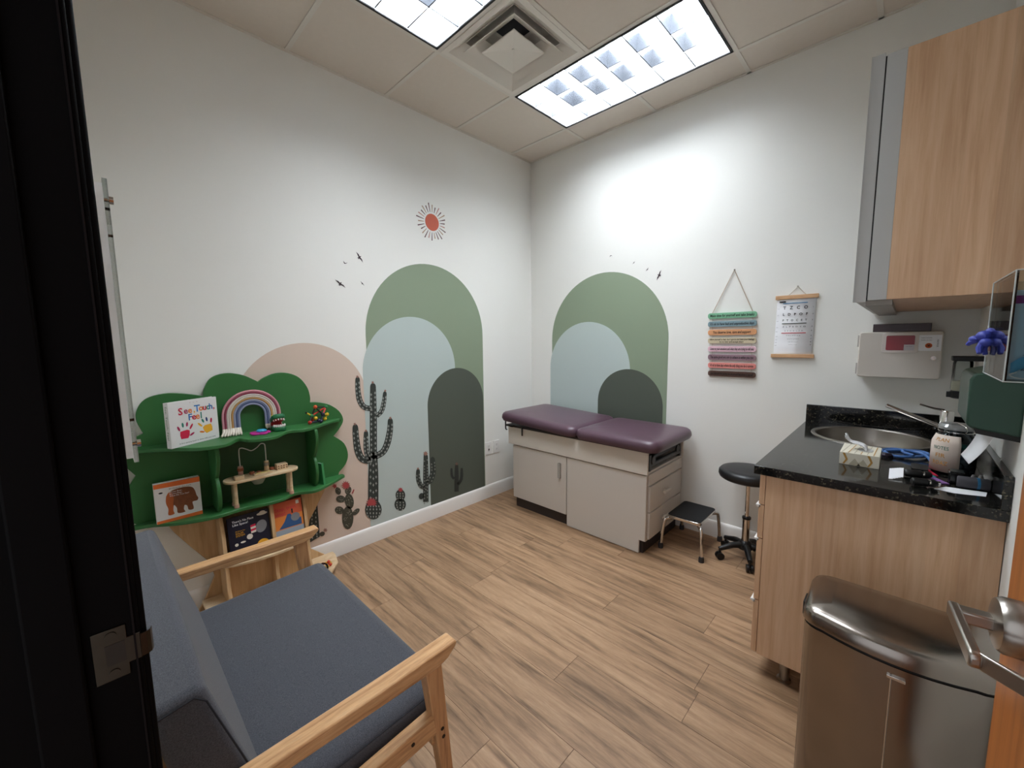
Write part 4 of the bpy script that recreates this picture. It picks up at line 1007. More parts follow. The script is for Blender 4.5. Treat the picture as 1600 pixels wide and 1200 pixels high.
patch(M, circ(0.160, 0.216, 0.026, 0.008), c_cream, k, 'flying_shape'); patch(M, circ(0.162, 0.223, 0.014, 0.008), c_cream, k, 'flying_shape', 0.0008)
patch(M, circ(0.150, 0.150, 0.026, 0.034, 18, -0.3), c_grey, k, 'grey_shape')
for i, m_ in enumerate((c_red, c_cream, c_red, c_cream)): patch(M, [(0.100, 0.170 - i * 0.011), (0.124, 0.172 - i * 0.011), (0.124, 0.161 - i * 0.011), (0.100, 0.159 - i * 0.011)], m_, k, 'striped_shape', 0.0008)
patch(M, circ(0.092, 0.112, 0.014), c_cream, k, 'planet'); patch(M, circ(0.030, 0.088, 0.008), c_cream, k, 'planet'); patch(M, circ(0.060, 0.094, 0.012, 0.005), c_cream, k, 'rocket')
patch(M, circ(0.150, 0.050, 0.030), c_yel, k, 'planet')
o0 = Vector((0.178, -2.382, 0.281)); w, hb = 0.150, 0.240
k, M = book('orange picture book with a blue engine shape titled Stop, train, stop! on the trunk ledge', o0, (0, 1, 0), w, hb, 0.009, mat('print_amber', (220, 132, 60), 0.35), tilt=-9)
patch(M, [(0.0, 0.16), (w, 0.16), (w, hb), (0.0, hb)], mat('print_coral', (204, 94, 60), 0.5), k, 'sky_band', 0.0003)
text('Stop, train,', at(M, 0.008, 0.200, 0.0004), 0.020, c_red, k, align='LEFT', width=0.112); text('stop!', at(M, 0.008, 0.174, 0.0004), 0.018, c_red, k, align='LEFT', width=0.05)
patch(M, [(0.120, 0.212), (0.136, 0.212), (0.136, 0.232), (0.120, 0.232)], c_cream, k, 'price_tag', 0.0008)
patch(M, [(0.020, 0.090), (0.140, 0.090), (0.140, 0.130), (0.105, 0.130), (0.085, 0.165), (0.070, 0.165), (0.050, 0.125)], mat('print_engine_blue', (48, 84, 130), 0.6), k, 'engine_shape', 0.0008)
patch(M, circ(0.110, 0.140, 0.024), c_grey, k, 'engine_front', 0.0012); patch(M, [(0.092, 0.165), (0.100, 0.165), (0.100, 0.190), (0.092, 0.190)], M_ink, k, 'engine_funnel', 0.0008)
patch(M, [(0.0, 0.0), (w, 0.0), (w, 0.085), (0.0, 0.085)], mat('print_pale_blue', (150, 160, 170), 0.6), k, 'lower_band', 0.0004)
# 5 thin green book leaning in the outer cubby
k, M = book('thin green board book with cream pages leaning on the bookshelf divider', Vector((0.150, -2.088, ZL)), (-0.75, -0.25, 0), 0.085, 0.135, 0.014, mat('print_leaf', (60, 140, 84), 0.5), tilt=-4)

# ------------------------------------------------------------------ toys on the bookshelf
rb = thing('rainbow_toy', 'pastel corded rainbow arch with white tassel ends on the upper shelf', 'toy', (0.085, -2.425, ZU))
rcx, rx_ = -2.424, 0.064
cols_ = [(214, 150, 160), (150, 70, 88), (224, 214, 206), (226, 216, 200), (196, 150, 92), (160, 166, 190), (92, 104, 140), (150, 158, 186)]
for i, c in enumerate(cols_):
    r = 0.137 - i * 0.0105; zc = ZU + 0.095; sy = 0.98
    P = [(rx_, rcx - r, ZU + 0.032)] + [(rx_, rcx - r * math.cos(PI * k / 20), zc + r * sy * math.sin(PI * k / 20)) for k in range(21)] + [(rx_, rcx + r, ZU + 0.032)]
    MB().tube(P, 0.0058, 8).build('cord', mat('cord_%d' % i, c, 0.9, bump=0.6, bscale=700), rb)
    for sgn in (-1, 1):
        y = rcx + sgn * r
        MB().tube([(rx_, y, ZU + 0.034), (rx_ + (0.012 if sgn < 0 else 0.003), y + sgn * 0.002, ZU + 0.018), (rx_ + (0.055 + 0.004 * (i % 3) if sgn < 0 else 0.008), y + sgn * (0.02 - i * 0.002), ZU + 0.007)], [0.006, 0.008, 0.004], 7).build('tassel', mat('tassel_cotton', (220, 212, 198), 0.95, bump=0.6, bscale=500), rb)
fs_ = thing('fidget_flower', 'magenta and blue plastic petal spinner lying on the upper shelf', 'toy', (0.135, -2.425, ZU))
fb = MB()
for k in range(5):
    a = 2 * PI * k / 5 + 0.3; fb.lathe([(0.0, 0.0), (0.021, 0.001), (0.023, 0.005), (0.021, 0.009), (0.0, 0.010)], (0.150 + 0.028 * math.cos(a), -2.415 + 0.028 * math.sin(a), ZU), 16, caps=False)
fb.build('petals', mat('magenta_plastic', (190, 40, 140), 0.35), fs_)
MB().lathe([(0.0, 0.0), (0.024, 0.0), (0.026, 0.004), (0.020, 0.010), (0.0, 0.011)], (0.142, -2.405, ZU + 0.0105), 20, caps=False).build('cap', mat('sky_plastic', (60, 160, 200), 0.35), fs_)
# crocodile biting toy
cr_ = thing('crocodile_toy', 'green open-jawed crocodile biting toy with white teeth on the upper shelf', 'toy', (0.14, -2.32, ZU))
cx_, cy_ = 0.135, -2.318
M_croc = mat('croc_green', (30, 104, 62), 0.35)
def jaw(z0, z1, name, up):
    P = [tuple(p) for p in smoothpts([(cx_ - 0.045, cy_ - 0.030), (cx_ + 0.015, cy_ - 0.034), (cx_ + 0.040, cy_ - 0.024), (cx_ + 0.046, cy_), (cx_ + 0.040, cy_ + 0.024), (cx_ + 0.015, cy_ + 0.034), (cx_ - 0.045, cy_ + 0.030)], 4)]
    return MB().prism(P, 'z', z0, z1).build(name, M_croc, cr_, bev=0.008, seg=3)
jaw(ZU, ZU + 0.026, 'lower_jaw', 0)
MB().prism(rrect(cx_ - 0.03, cx_ + 0.036, cy_ - 0.026, cy_ + 0.026, 0.012), 'z', ZU + 0.024, ZU + 0.029).build('mouth', mat('mouth_red', (170, 30, 34), 0.5), cr_)
UJ = Matrix.Translation((cx_ - 0.04, cy_, ZU + 0.036)) @ Matrix.Rotation(math.radians(-24), 4, 'Y') @ Matrix.Translation((-(cx_ - 0.04), -cy_, -(ZU + 0.036)))
u = MB(UJ); P = [tuple(p) for p in smoothpts([(cx_ - 0.045, cy_ - 0.030), (cx_ + 0.015, cy_ - 0.034), (cx_ + 0.040, cy_ - 0.024), (cx_ + 0.046, cy_), (cx_ + 0.040, cy_ + 0.024), (cx_ + 0.015, cy_ + 0.034), (cx_ - 0.045, cy_ + 0.030)], 4)]
u.prism(P, 'z', ZU + 0.040, ZU + 0.068); u.build('upper_jaw', M_croc, cr_, bev=0.010, seg=3)
u = MB(UJ); u.prism(rrect(cx_ - 0.03, cx_ + 0.036, cy_ - 0.027, cy_ + 0.027, 0.012), 'z', ZU + 0.036, ZU + 0.0405); u.build('palate', MATS['mouth_red'], cr_)
MB().box(cx_ - 0.048, cx_ - 0.034, cy_ - 0.026, cy_ + 0.026, ZU + 0.02, ZU + 0.05).build('jaw_hinge', MATS['mouth_red'], cr_)
for k in range(9):
    a = math.radians(-80 + 20 * k); x, y = cx_ + 0.012 + 0.026 * math.cos(a), cy_ + 0.028 * math.sin(a)
    MB().lathe([(0.0042, 0.0), (0.0045, 0.007), (0.0028, 0.011), (0, 0.012)], (x, y, ZU + 0.026), 8, caps=False).build('tooth', M_white, cr_)
for k in range(6):
    a = math.radians(-70 + 28 * k); x, y = cx_ + 0.012 + 0.027 * math.cos(a), cy_ + 0.028 * math.sin(a)
    MB(UJ).lathe([(0.001, -0.007), (0.0036, -0.003), (0.0036, 0.003)], (x, y, ZU + 0.037), 8).build('tooth', M_white, cr_)
for s_ in (-1, 1):
    MB(UJ).ell((cx_ - 0.018, cy_ + s_ * 0.018, ZU + 0.070), 0.009, 10, 6).build('eye', mat('eye_yellow', (206, 190, 60), 0.4), cr_)
# wooden ball-and-stick toy
bs_ = thing('ball_stick_toy', 'colourful wooden ball and stick grasping toy on the upper shelf end', 'toy', (0.075, -2.085, ZU))
bc_ = {'r': (190, 50, 40), 'y': (214, 178, 44), 'g': (40, 120, 66), 'b': (30, 32, 56), 'o': (214, 92, 52), 'k': (24, 24, 26)}
B = [(0.105, -2.140, 0.012, 'r'), (0.115, -2.080, 0.013, 'b'), (0.055, -2.110, 0.012, 'r'), (0.060, -2.035, 0.014, 'y'), (0.085, -2.120, 0.048, 'g'), (0.100, -2.060, 0.050, 'b'), (0.080, -2.095, 0.098, 'o'), (0.060, -2.020, 0.040, 'y'), (0.075, -2.030, 0.090, 'g'), (0.085, -2.150, 0.070, 'k'), (0.09, -2.10, 0.030, 'y'), (0.11, -2.09, 0.018, 'b')]
for (x, y, z, c) in B: MB().ell((x, y, ZU + max(z, 0.0121)), 0.012 if c != 'k' else 0.006, 12, 8).build('bead', mat('bead_' + c, bc_[c], 0.35), bs_)
for a_, b_, c in ((0, 4, 'k'), (4, 9, 'y'), (4, 6, 'k'), (6, 8, 'k'), (4, 8, 'r'), (5, 8, 'r'), (5, 7, 'y'), (5, 1, 'b'), (3, 7, 'y'), (0, 1, 'b'), (6, 5, 'k'), (2, 4, 'r')):
    MB().cyl((B[a_][0], B[a_][1], ZU + B[a_][2]), (B[b_][0], B[b_][1], ZU + B[b_][2]), 0.005, n=8).build('stick', mat('bead_' + c, bc_[c]), bs_)
# wooden activity bench
ab = thing('activity_bench', 'pale wooden toddler activity bench with wire bead track on the lower shelf', 'toy', (0.14, -2.41, ZL))
ZB = ZL + 0.135; byc, bxc = -2.418, 0.140
tp_ = [(bxc + 0.058 * math.cos(a), byc + (0.125 if math.sin(a) > 0 else -0.125) + 0.055 * math.sin(a)) for a in [2 * PI * k / 32 for k in range(32)]]
MB().prism(tp_, 'z', ZB, ZB + 0.014).build('bench_top', M_pale, ab, bev=0.003)
for (x, y) in ((0.165, -2.552), (0.120, -2.552), (0.165, -2.285), (0.115, -2.285)):
    l_ = MB().lathe([(0.0115, 0.0), (0.0095, 0.02), (0.0095, ZB - ZL)], (x, y, ZL), 14).build('leg', M_pale, ab)
    MB().lathe([(0.0122, 0.0), (0.0122, 0.018)], (x, y, ZL + 0.0003), 14).build('foot_cap', mat('blush_wood', (206, 160, 140), 0.5), l_)
zt = ZB + 0.014
for (y, m_, zz) in ((-2.512, mat('blush_wood', (206, 160, 140)), 0.055), (-2.388, M_pale, 0.058)):
    pp = MB().lathe([(0.012, 0.0), (0.012, zz)], (0.115, y, zt), 16).build('track_post', m_, ab)
    MB().lathe([(0.014, 0.0), (0.015, 0.008), (0.014, 0.016)], (0.115, y, zt + zz * 0.55), 16).build('ring', mat('rust_bead', (160, 92, 60), 0.5) if y < -2.45 else M_steel, pp)
zw = zt + 0.055
MB().tube(smoothpts([(0.115, -2.512, zw), (0.115, -2.512, zw + 0.085), (0.115, -2.500, zw + 0.098), (0.115, -2.478, zw + 0.088), (0.115, -2.455, zw + 0.075), (0.115, -2.430, zw + 0.085), (0.115, -2.408, zw + 0.104), (0.115, -2.392, zw + 0.100), (0.115, -2.388, zw + 0.08), (0.115, -2.388, zw)], 5), 0.0028, 8).build('bead_wire', mat('white_wire', (206, 206, 200), 0.4), ab)
MB().box(0.150, 0.185, -2.552, -2.510, zt, zt + 0.020).build('castle_block', M_pale, ab, bev=0.002)
MB().box(0.140, 0.168, -2.462, -2.372, zt, zt + 0.007).build('xylophone_bar', M_pale, ab, bev=0.001)
MB().box(0.145, 0.163, -2.452, -2.382, zt + 0.007, zt + 0.010).build('xylophone_key', mat('straw_wood', (214, 190, 120), 0.5), ab)
MB().box(0.105, 0.150, -2.345, -2.290, zt, zt + 0.030).build('drum_block', M_pale, ab, bev=0.002)
for i in range(4):
    for j in range(2): MB().cyl((0.1495, -2.337 + i * 0.0135, zt + 0.009 + j * 0.012), (0.1508, -2.337 + i * 0.0135, zt + 0.009 + j * 0.012), 0.0035, n=8).build('drum_hole', mat('hole_brown', (96, 66, 46), 0.8), ab)
for (x, y, r) in ((0.115, -2.46, 0.013), (0.13, -2.43, 0.011), (0.105, -2.36, 0.013)):
    MB().lathe([(r, 0.0), (r, 0.010), (r * 0.8, 0.013)], (x, y, zt), 14).build('knob', MATS['rust_bead'], ab)
MB().lathe([(0.0, -0.055), (0.022, -0.05), (0.034, -0.03), (0.038, 0.0)], (0.10, -2.43, ZB), 20, caps=False).build('drum_bowl', mat('pale_drum', (168, 170, 158), 0.5), ab)
# toys on the base shelf
t = thing('ring_toy', 'red and yellow ring rattle lying on the bookshelf base', 'toy', (0.20, -2.13, 0.063))
MB().tube([(0.185 + 0.024 * math.cos(a), -2.125 + 0.024 * math.sin(a), 0.070) for a in [2 * PI * k / 20 for k in range(20)]], 0.0068, 8, closed=True).build('ring', mat('toy_yellow', (214, 160, 40), 0.4), t)
for a in (0.5, 2.3, 4.0): MB().ell((0.185 + 0.024 * math.cos(a), -2.125 + 0.024 * math.sin(a), 0.074), 0.0105, 10, 7).build('bead', mat('toy_red', (196, 60, 44), 0.4), t)
t = thing('clear_rattle', 'clear plastic rattle ball with dark beads on the bookshelf base', 'toy', (0.22, -2.24, 0.063))
MB().ell((0.252, -2.172, 0.094), 0.031, 16, 10).build('shell', M_clear, t)
for (x, y, z) in ((0.247, -2.177, 0.075), (0.262, -2.167, 0.078), (0.249, -2.162, 0.082), (0.257, -2.182, 0.084)): MB().ell((x, y, z), 0.0085, 8, 6).build('bead', mat('dark_red_bead', (110, 30, 36), 0.4), t)

# ------------------------------------------------------------------ hanging affirmation sign
hs_ = thing('hanging_sign', 'hanging wall sign of eight pastel wooden slats with handwritten affirmations', 'wall sign', (1.80, -0.012, 1.155))
slats = [((126, 184, 148), ['Make time for yourself and take breaks']), ((130, 156, 164), ["It's ok to have bad and unproductive days"]), ((218, 158, 112), ['You deserve love, care and support']),
         ((206, 192, 162), ["Allow yourself to feel, don't ignore and hate your feelings", 'try to hear and accept them']), ((226, 186, 198), ['Listen to your emotions and what they are trying to tell you']),
         ((146, 116, 126), ['The same good you are to others is within you too']), ((222, 138, 130), ["It's ok to have days where the only thing you do is survive"]), ((84, 58, 48), ["Don't discount the journey you are on and feel proud of yourself"])]
for i, (c, tx) in enumerate(slats):
    zc = 1.575 - i * 0.0565; x0 = 1.644 + i * 0.0022; x1 = 1.944 + i * 0.0016; wd = x1 - x0
    sl = MB().prism(rrect(x0, x1, zc - 0.0190, zc + 0.0190, 0.0155, 6), 'y', -0.014, -0.006).build('slat', wood('slat_paint_%d' % i, tuple(int(v * 0.95) for v in c), c, tuple(min(255, int(v * 1.03)) for v in c), grain=(2, 2, 30), scale=5, rough=0.6), hs_, bev=0.0012)
    for q, s_ in enumerate(tx):
        dz = 0 if len(tx) == 1 else (0.008 if q == 0 else -0.008)
        text(s_, frame((((x0 + x1) / 2), -0.0142, zc + dz), (1, 0, 0), (0, 0, 1)), 0.0185 if len(tx) == 1 else 0.0115, M_ink, sl, width=wd * (0.90 if (len(tx) == 1 and i != 2) else 0.78 if i == 2 else (0.92 if q == 0 else 0.5)), shear=0.12, off=0.02)
M_cord = mat('jute_cord', (196, 178, 160), 0.9)
for s_, xa in ((-1, 1.672), (1, 1.918)):
    MB().tube([(xa, -0.010, 1.594), (1.797, -0.006, 1.872)], 0.0026, 6).build('hanging_cord', M_cord, hs_)
    MB().tube([(xa + (0.012 if s_ < 0 else 0.008), -0.004, 1.165), (xa, -0.004, 1.59)], 0.0012, 6).build('link_cord', M_cord, hs_)
MB().cyl((1.797, -0.012, 1.873), (1.797, 0.0, 1.873), 0.004, n=10).build('nail', M_steel, hs_)

# ------------------------------------------------------------------ eye chart
ec = thing('eye_chart', 'small eye test chart hung between two wooden rods beside the affirmation sign', 'eye chart', (2.15, -0.01, 1.30))
M_rod = wood('rod_wood', (186, 140, 100), (208, 164, 122), (220, 180, 140), grain=(2, 20, 20), scale=4, rough=0.5)
MB().box(2.042, 2.259, -0.016, -0.002, 1.656, 1.680).build('hanging_rod', M_rod, ec, bev=0.002)
MB().box(2.034, 2.256, -0.018, -0.002, 1.298, 1.320).build('bottom_rod', M_rod, ec, bev=0.002)
sh = MB(); xs_ = (2.052, 2.248)
prev = None; n = 24
vs = []; fs = []
for k in range(n + 1):
    z = 1.660 + (1.316 - 1.660) * k / n; y = -0.008 - 0.0012 * math.sin(k * 1.3)
    dx = -0.006 * k / n; vs += [(xs_[0] + dx, y, z), (xs_[1] + dx, y, z)]
for k in range(n): fs.append((2 * k, 2 * k + 1, 2 * k + 3, 2 * k + 2))
sheet = sh.add(vs, fs).build('chart_sheet', M_paper, ec)
so = sheet.modifiers.new('thick', 'SOLIDIFY'); so.thickness = 0.0006
def ct(s_, x, z, h, wdt=None, m=M_ink, **k): text(s_, frame((x, -0.0105, z), (1, 0, 0), (0, 0, 1)), h, m, ec, width=wdt, **k)
ct('TZCO'.replace('', '   ')[3:-3], 2.148, 1.603, 0.019, 0.125, off=0.025)
ct('L   D   P   O   F', 2.148, 1.563, 0.015, 0.126, off=0.025); ct('P   T   O   C   E   T', 2.147, 1.527, 0.012, 0.124, off=0.02)
ct('Z  L  P  E  D  Y  O', 2.146, 1.488, 0.009, 0.118); ct('E  T  O  D  C  F  D', 2.146, 1.463, 0.007, 0.092)
ct('F E L O P Z D', 2.146, 1.434, 0.005, 0.072); ct('D E F P O T E C', 2.146, 1.413, 0.004, 0.060); ct('L E F O D P C T', 2.146, 1.395, 0.0035, 0.050); ct('F D P L T C E O', 2.145, 1.378, 0.003, 0.040)
for i, z in enumerate((1.603, 1.563, 1.527, 1.488, 1.463, 1.434, 1.413, 1.395, 1.378)):
    ct(str(i + 1), 2.237 - i * 0.0004, z, 0.0075); ct(('20/200', '20/100', '20/70', '20/50', '20/40', '20/30', '20/25', '20/20', '20/15')[i], 2.060 - i * 0.0004, z - 0.004, 0.003, 0.010)
for (z, c, nm) in ((1.631, (40, 120, 170), 'blue_line'), (1.508, (60, 66, 56), 'grey_line'), (1.450, (190, 40, 56), 'red_line')):
    MB().box(2.083, 2.208, -0.0112, -0.0104, z - 0.0022, z + 0.0022).build(nm, mat('chart_' + nm, c, 0.6), ec)
MB().box(2.064, 2.097, -0.0112, -0.0104, 1.637, 1.645).build('title_block', M_ink, ec)
for xa in (2.11, 2.196): MB().tube([(xa, -0.008, 1.680), (2.153, -0.004, 1.730)], 0.0022, 6).build('hanging_cord', mat('cotton_cord', (210, 200, 186), 0.9), ec)
MB().cyl((2.153, -0.010, 1.731), (2.153, 0.0, 1.731), 0.004, n=10).build('nail', M_steel, ec)

# ------------------------------------------------------------------ sharps container cabinet
sh_ = thing('sharps_cabinet', 'cream locking sharps cabinet with red window and hazard label under the wall cabinet', 'sharps bin', (2.62, -0.065, 1.21))
M_cream = mat('cream_enamel', (206, 198, 188), 0.4)
YS = -0.130
MB().prism(rrect(2.462, 2.777, 1.208, 1.447, 0.012), 'y', YS + 0.022, 0.0).build('box', M_cream, sh_, bev=0.004)
dr_ = MB().prism(rrect(2.464, 2.776, 1.209, 1.446, 0.014), 'y', YS, YS + 0.020).build('door', M_cream, sh_, bev=0.004)
def SP(u, v, y=YS): p = Yp(y, u, v); return p.x, p.z
def srect(u0, v0, u1, v1, r=0.004, y=YS):
    a = SP(u0, v0, y); b_ = SP(u1, v1, y); return rrect(a[0], b_[0], b_[1], a[1], r)
MB().prism(srect(1379.5, 520.5, 1434, 551.5, 0.010), 'y', YS - 0.003, YS).build('window_bezel', mat('bezel_cream', (214, 204, 196), 0.4), dr_, bev=0.001)
MB().prism(srect(1385.5, 524.5, 1428, 547.5, 0.006), 'y', YS - 0.0042, YS - 0.0025).build('red_window', mat('red_plastic', (138, 30, 40), 0.25), dr_)
p0 = MB().prism(srect(1412.5, 538.5, 1428, 547.5, 0.001), 'y', YS - 0.005, YS - 0.004).build('notice', mat('label_grey', (196, 188, 190), 0.6), dr_)
a = SP(1420, 541.5); text('CAUTION', frame((a[0], YS - 0.0051, a[1]), (1, 0, 0), (0, 0, 1)), 0.004, mat('ink_slate', (70, 70, 80), 0.7), dr_, maxw=0.03)
lb_ = MB().prism(srect(1436.5, 523.5, 1470, 548.5, 0.001), 'y', YS - 0.0012, YS).build('hazard_label', M_paper, dr_)
a = SP(1451, 540); MB().cyl((a[0], YS - 0.0012, a[1]), (a[0], YS - 0.0019, a[1]), 0.0125, n=24).build('hazard_disc', mat('hazard_orange', (206, 92, 30), 0.6), lb_)
for k in range(3):
    an = PI / 2 + 2 * PI * k / 3
    q = MB(); P = [(a[0] + 0.0048 * math.cos(an) + 0.0042 * math.cos(2 * PI * j / 14), a[1] + 0.0048 * math.sin(an) + 0.0042 * math.sin(2 * PI * j / 14)) for j in range(14)]
    I = [(a[0] + 0.0056 * math.cos(an) + 0.0026 * math.cos(2 * PI * j / 14), a[1] + 0.0056 * math.sin(an) + 0.0026 * math.sin(2 * PI * j / 14)) for j in range(14)]
    vs = [(p[0], YS - 0.0022, p[1]) for p in P + I]; q.add(vs, [(j, (j + 1) % 14, 14 + (j + 1) % 14, 14 + j) for j in range(14)]); q.build('biohazard_ring', M_ink, lb_)
for i, (t_, v) in enumerate((('SHARPS CONTAINER', 528), ('SINGLE USE ONLY', 531.5))):
    b_ = SP(1448, v); text(t_, frame((b_[0], YS - 0.0014, b_[1]), (1, 0, 0), (0, 0, 1)), 0.0042, mat('ink_slate', (70, 70, 80)), lb_, width=0.038)
b_ = SP(1465.5, 536); text('BIOHAZARD', frame((b_[0], YS - 0.0014, b_[1]), (0, 0, 1), (-1, 0, 0)), 0.006, M_ink, lb_, width=0.036)
a = SP(1458.5, 559.5); MB().cyl((a[0], YS - 0.008, a[1]), (a[0], YS, a[1]), 0.0095, n=20).build('lock', M_chrome, dr_)
for v0, v1 in ((524, 542), (567, 584)):
    a = SP(1342, v0); b_ = SP(1341, v1); MB().box(2.457, 2.464, YS + 0.006, YS + 0.018, b_[1], a[1]).build('hinge', M_steel, sh_)
MB().box(2.515, 2.732, YS + 0.012, -0.03, 1.447, 1.488).build('container_flap', mat('smoked_brown', (62, 46, 48), 0.3), sh_, bev=0.002)

# ------------------------------------------------------------------ right wall: soap, towels, masks
so_ = thing('soap_dispenser', 'clear wall soap dispenser with black pump over the sink', 'soap dispenser', (2.84, -0.55, 1.17))
MB().box(2.785, XR, -0.585, -0.515, 1.322, 1.342).build('bracket_arm', M_black, so_, bev=0.003)
MB().box(XR - 0.014, XR, -0.59, -0.51, 1.20, 1.322).build('back_plate', mat('bracket_grey', (150, 148, 142), 0.5), so_)
MB().lathe([(0.027, 0.0), (0.029, 0.01), (0.029, 0.118), (0.026, 0.123)], (2.818, -0.55, 1.199), 24).build('bottle', M_clear, so_)
MB().lathe([(0.0265, 0.0), (0.0275, 0.008), (0.0275, 0.040)], (2.818, -0.55, 1.201), 24).build('soap', mat('cream_soap', (226, 218, 196), 0.3), so_)
pu = MB(); pu.lathe([(0.022, 0.0), (0.030, 0.004), (0.030, 0.028), (0.026, 0.0305)], (2.818, -0.55, 1.168), 20); pu.box(2.780, 2.80, -0.562, -0.538, 1.172, 1.194); pu.build('pump', M_black, so_)
M_disp = mat('forest_plastic', (44, 72, 60), 0.3)
td = thing('towel_dispenser', 'dark green paper towel dispenser with a white towel hanging out', 'towel dispenser', (2.85, -1.07, 1.14))
pr = [(XR, 1.135), (2.800, 1.150), (2.790, 1.160), (2.788, 1.295), (2.796, 1.312), (2.84, 1.325), (XR, 1.325)]
MB().prism(pr, 'y', -1.200, -0.925).build('cover', M_disp, td, bev=0.006, seg=3)
MB().prism([(XR, 1.120), (2.812, 1.134), (2.806, 1.150), (XR, 1.138)], 'y', -1.194, -0.93).build('outlet_tray', M_black, td)
tw_ = smoothpts([(2.850, 0, 1.140), (2.846, 0, 1.112), (2.838, 0, 1.082), (2.826, 0, 1.052), (2.812, 0, 1.024)], 4)
vs = []
for p in tw_: vs += [(p[0], -1.185 + (1.140 - p[2]) * 0.5, p[2]), (p[0] - 0.004, -0.930 - (1.140 - p[2]) * 0.1, p[2] - 0.01)]
tw = MB().add(vs, [(2 * k, 2 * k + 1, 2 * k + 3, 2 * k + 2) for k in range(len(tw_) - 1)]).build('paper_towel', M_paper, td)
tw.modifiers.new('thick', 'SOLIDIFY').thickness = 0.001
mh = thing('mask_holder', 'clear acrylic wall bin holding glove and face mask boxes', 'acrylic holder', (2.84, -1.70, 1.34))
mx0, my0, my1, mz0, mz1 = 2.779, -1.825, -1.555, 1.340, 1.545
t_ = 0.0035
MB().box(mx0, mx0 + t_, my0, my1, mz0, mz1).build('front_pane', M_clear, mh)
MB().box(mx0, XR, my0, my0 + t_, mz0, mz1).build('side_pane', M_clear, mh)
MB().box(mx0, XR, my1 - t_, my1, mz0, mz1).build('side_pane', M_clear, mh)
MB().box(mx0, XR, my0, my1, mz0 - 0.002, mz0 + t_ - 0.002).build('floor_pane', M_clear, mh)
M_edge = mat('acrylic_edge_light', (205, 212, 210), 0.2, alpha=1.0)
eg = MB()
for (a_, b_) in (((mx0, my0, mz0), (mx0, my0, mz1)), ((mx0, my1, mz0), (mx0, my1, mz1)), ((mx0, my0, mz1), (mx0, my1, mz1)), ((mx0, my0, mz0), (mx0, my1, mz0)), ((mx0, my0, mz0), (XR, my0, mz0)), ((mx0, my0, mz1), (XR, my0, mz1))):
    MB().tube([a_, b_], 0.0011, 6).build('pane_edge', M_edge, mh)
gb = thing('glove_box', 'white and purple glove box standing in the acrylic holder', 'glove box', (2.84, -1.62, mz0 + 0.004))
MB().box(2.7845, 2.885, -1.665, -1.565, mz0 + 0.003, mz0 + 0.165).build('carton', mat('carton_white', (222, 220, 226), 0.6), gb, bev=0.001)
MB().box(2.7838, 2.7845, -1.655, -1.625, mz0 + 0.055, mz0 + 0.105).build('purple_panel', mat('print_purple', (120, 40, 120), 0.6), gb)
MB().box(2.815, 2.87, -1.666, -1.665, mz0 + 0.02, mz0 + 0.10).build('purple_panel', MATS['print_purple'], gb)
MB().box(2.7838, 2.7845, -1.600, -1.575, mz0 + 0.03, mz0 + 0.125).build('grey_panel', mat('print_grey_violet', (120, 112, 124), 0.6), gb)
pk = MB()
for k in range(2): pk.tube([(2.84, -1.672, mz0 + 0.135), (2.87, -1.672, mz0 + 0.135)], 0.010, 6)
gm = mat('nitrile_blue', (64, 74, 168), 0.45)
gl = thing('nitrile_glove', 'crumpled blue nitrile glove poking through the front of the acrylic holder', 'glove', (2.77, -1.60, 1.40))
gv = MB()
for (x, y, z, r) in ((2.768, -1.590, 1.425, (0.017, 0.024, 0.015)), (2.756, -1.578, 1.418, (0.014, 0.020, 0.010)), (2.770, -1.605, 1.410, (0.014, 0.018, 0.012)), (2.776, -1.590, 1.435, (0.010, 0.022, 0.010))): gv.ell((x + 0.003, y, z), tuple(q * 0.82 for q in r), 12, 8)
gv.build('cuff', gm, gl)
for (p0, p1, r) in (((2.768, -1.605, 1.408), (2.764, -1.618, 1.386), 0.0065), ((2.774, -1.598, 1.408), (2.774, -1.606, 1.383), 0.006), ((2.760, -1.585, 1.415), (2.748, -1.575, 1.405), 0.006)):
    MB().tube([p0, ((p0[0] + p1[0]) / 2 - 0.003, (p0[1] + p1[1]) / 2, (p0[2] + p1[2]) / 2), p1], [r, r * 0.95, r * 0.7], 8).build('finger', gm, gl)
mb_ = thing('mask_box', 'pale blue face mask carton at the near side of the acrylic holder', 'mask box', (2.84, -1.74, mz0 + 0.003))
MB().box(2.7840, 2.885, -1.800, -1.690, mz0 + 0.003, mz0 + 0.170).build('carton', mat('carton_pale_blue', (186, 208, 222), 0.6), mb_, bev=0.001)
text('Medical Examination', frame((2.806, -1.8004, mz0 + 0.085), (0, 0, 1), (-1, 0, 0)), 0.010, mat('ink_steel', (90, 110, 130), 0.7), mb_, width=0.13)
MB().box(2.785, 2.884, -1.8006, -1.800, mz0 + 0.145, mz0 + 0.160).build('purple_band', MATS['print_purple'], mb_)
fm = thing('face_mask', 'blue surgical face mask with white ear loops at the bottom of the acrylic holder', 'face mask', (2.83, -1.81, mz0))
mk = MB(); vs = []; n = 8
for k in range(n + 1):
    t = k / n
    for s_ in (0, 1): vs.append((2.787 + 0.075 * t, -1.8125 - 0.003 * math.sin(t * PI) + 0.004 * s_, mz0 + 0.012 + 0.05 * t + 0.022 * s_ + 0.004 * math.sin(t * 9)))
mk.add(vs, [(2 * k, 2 * k + 2, 2 * k + 3, 2 * k + 1) for k in range(n)]); mo = mk.build('pleats', mat('mask_blue', (96, 168, 206), 0.8), fm); mo.modifiers.new('thick', 'SOLIDIFY').thickness = 0.002
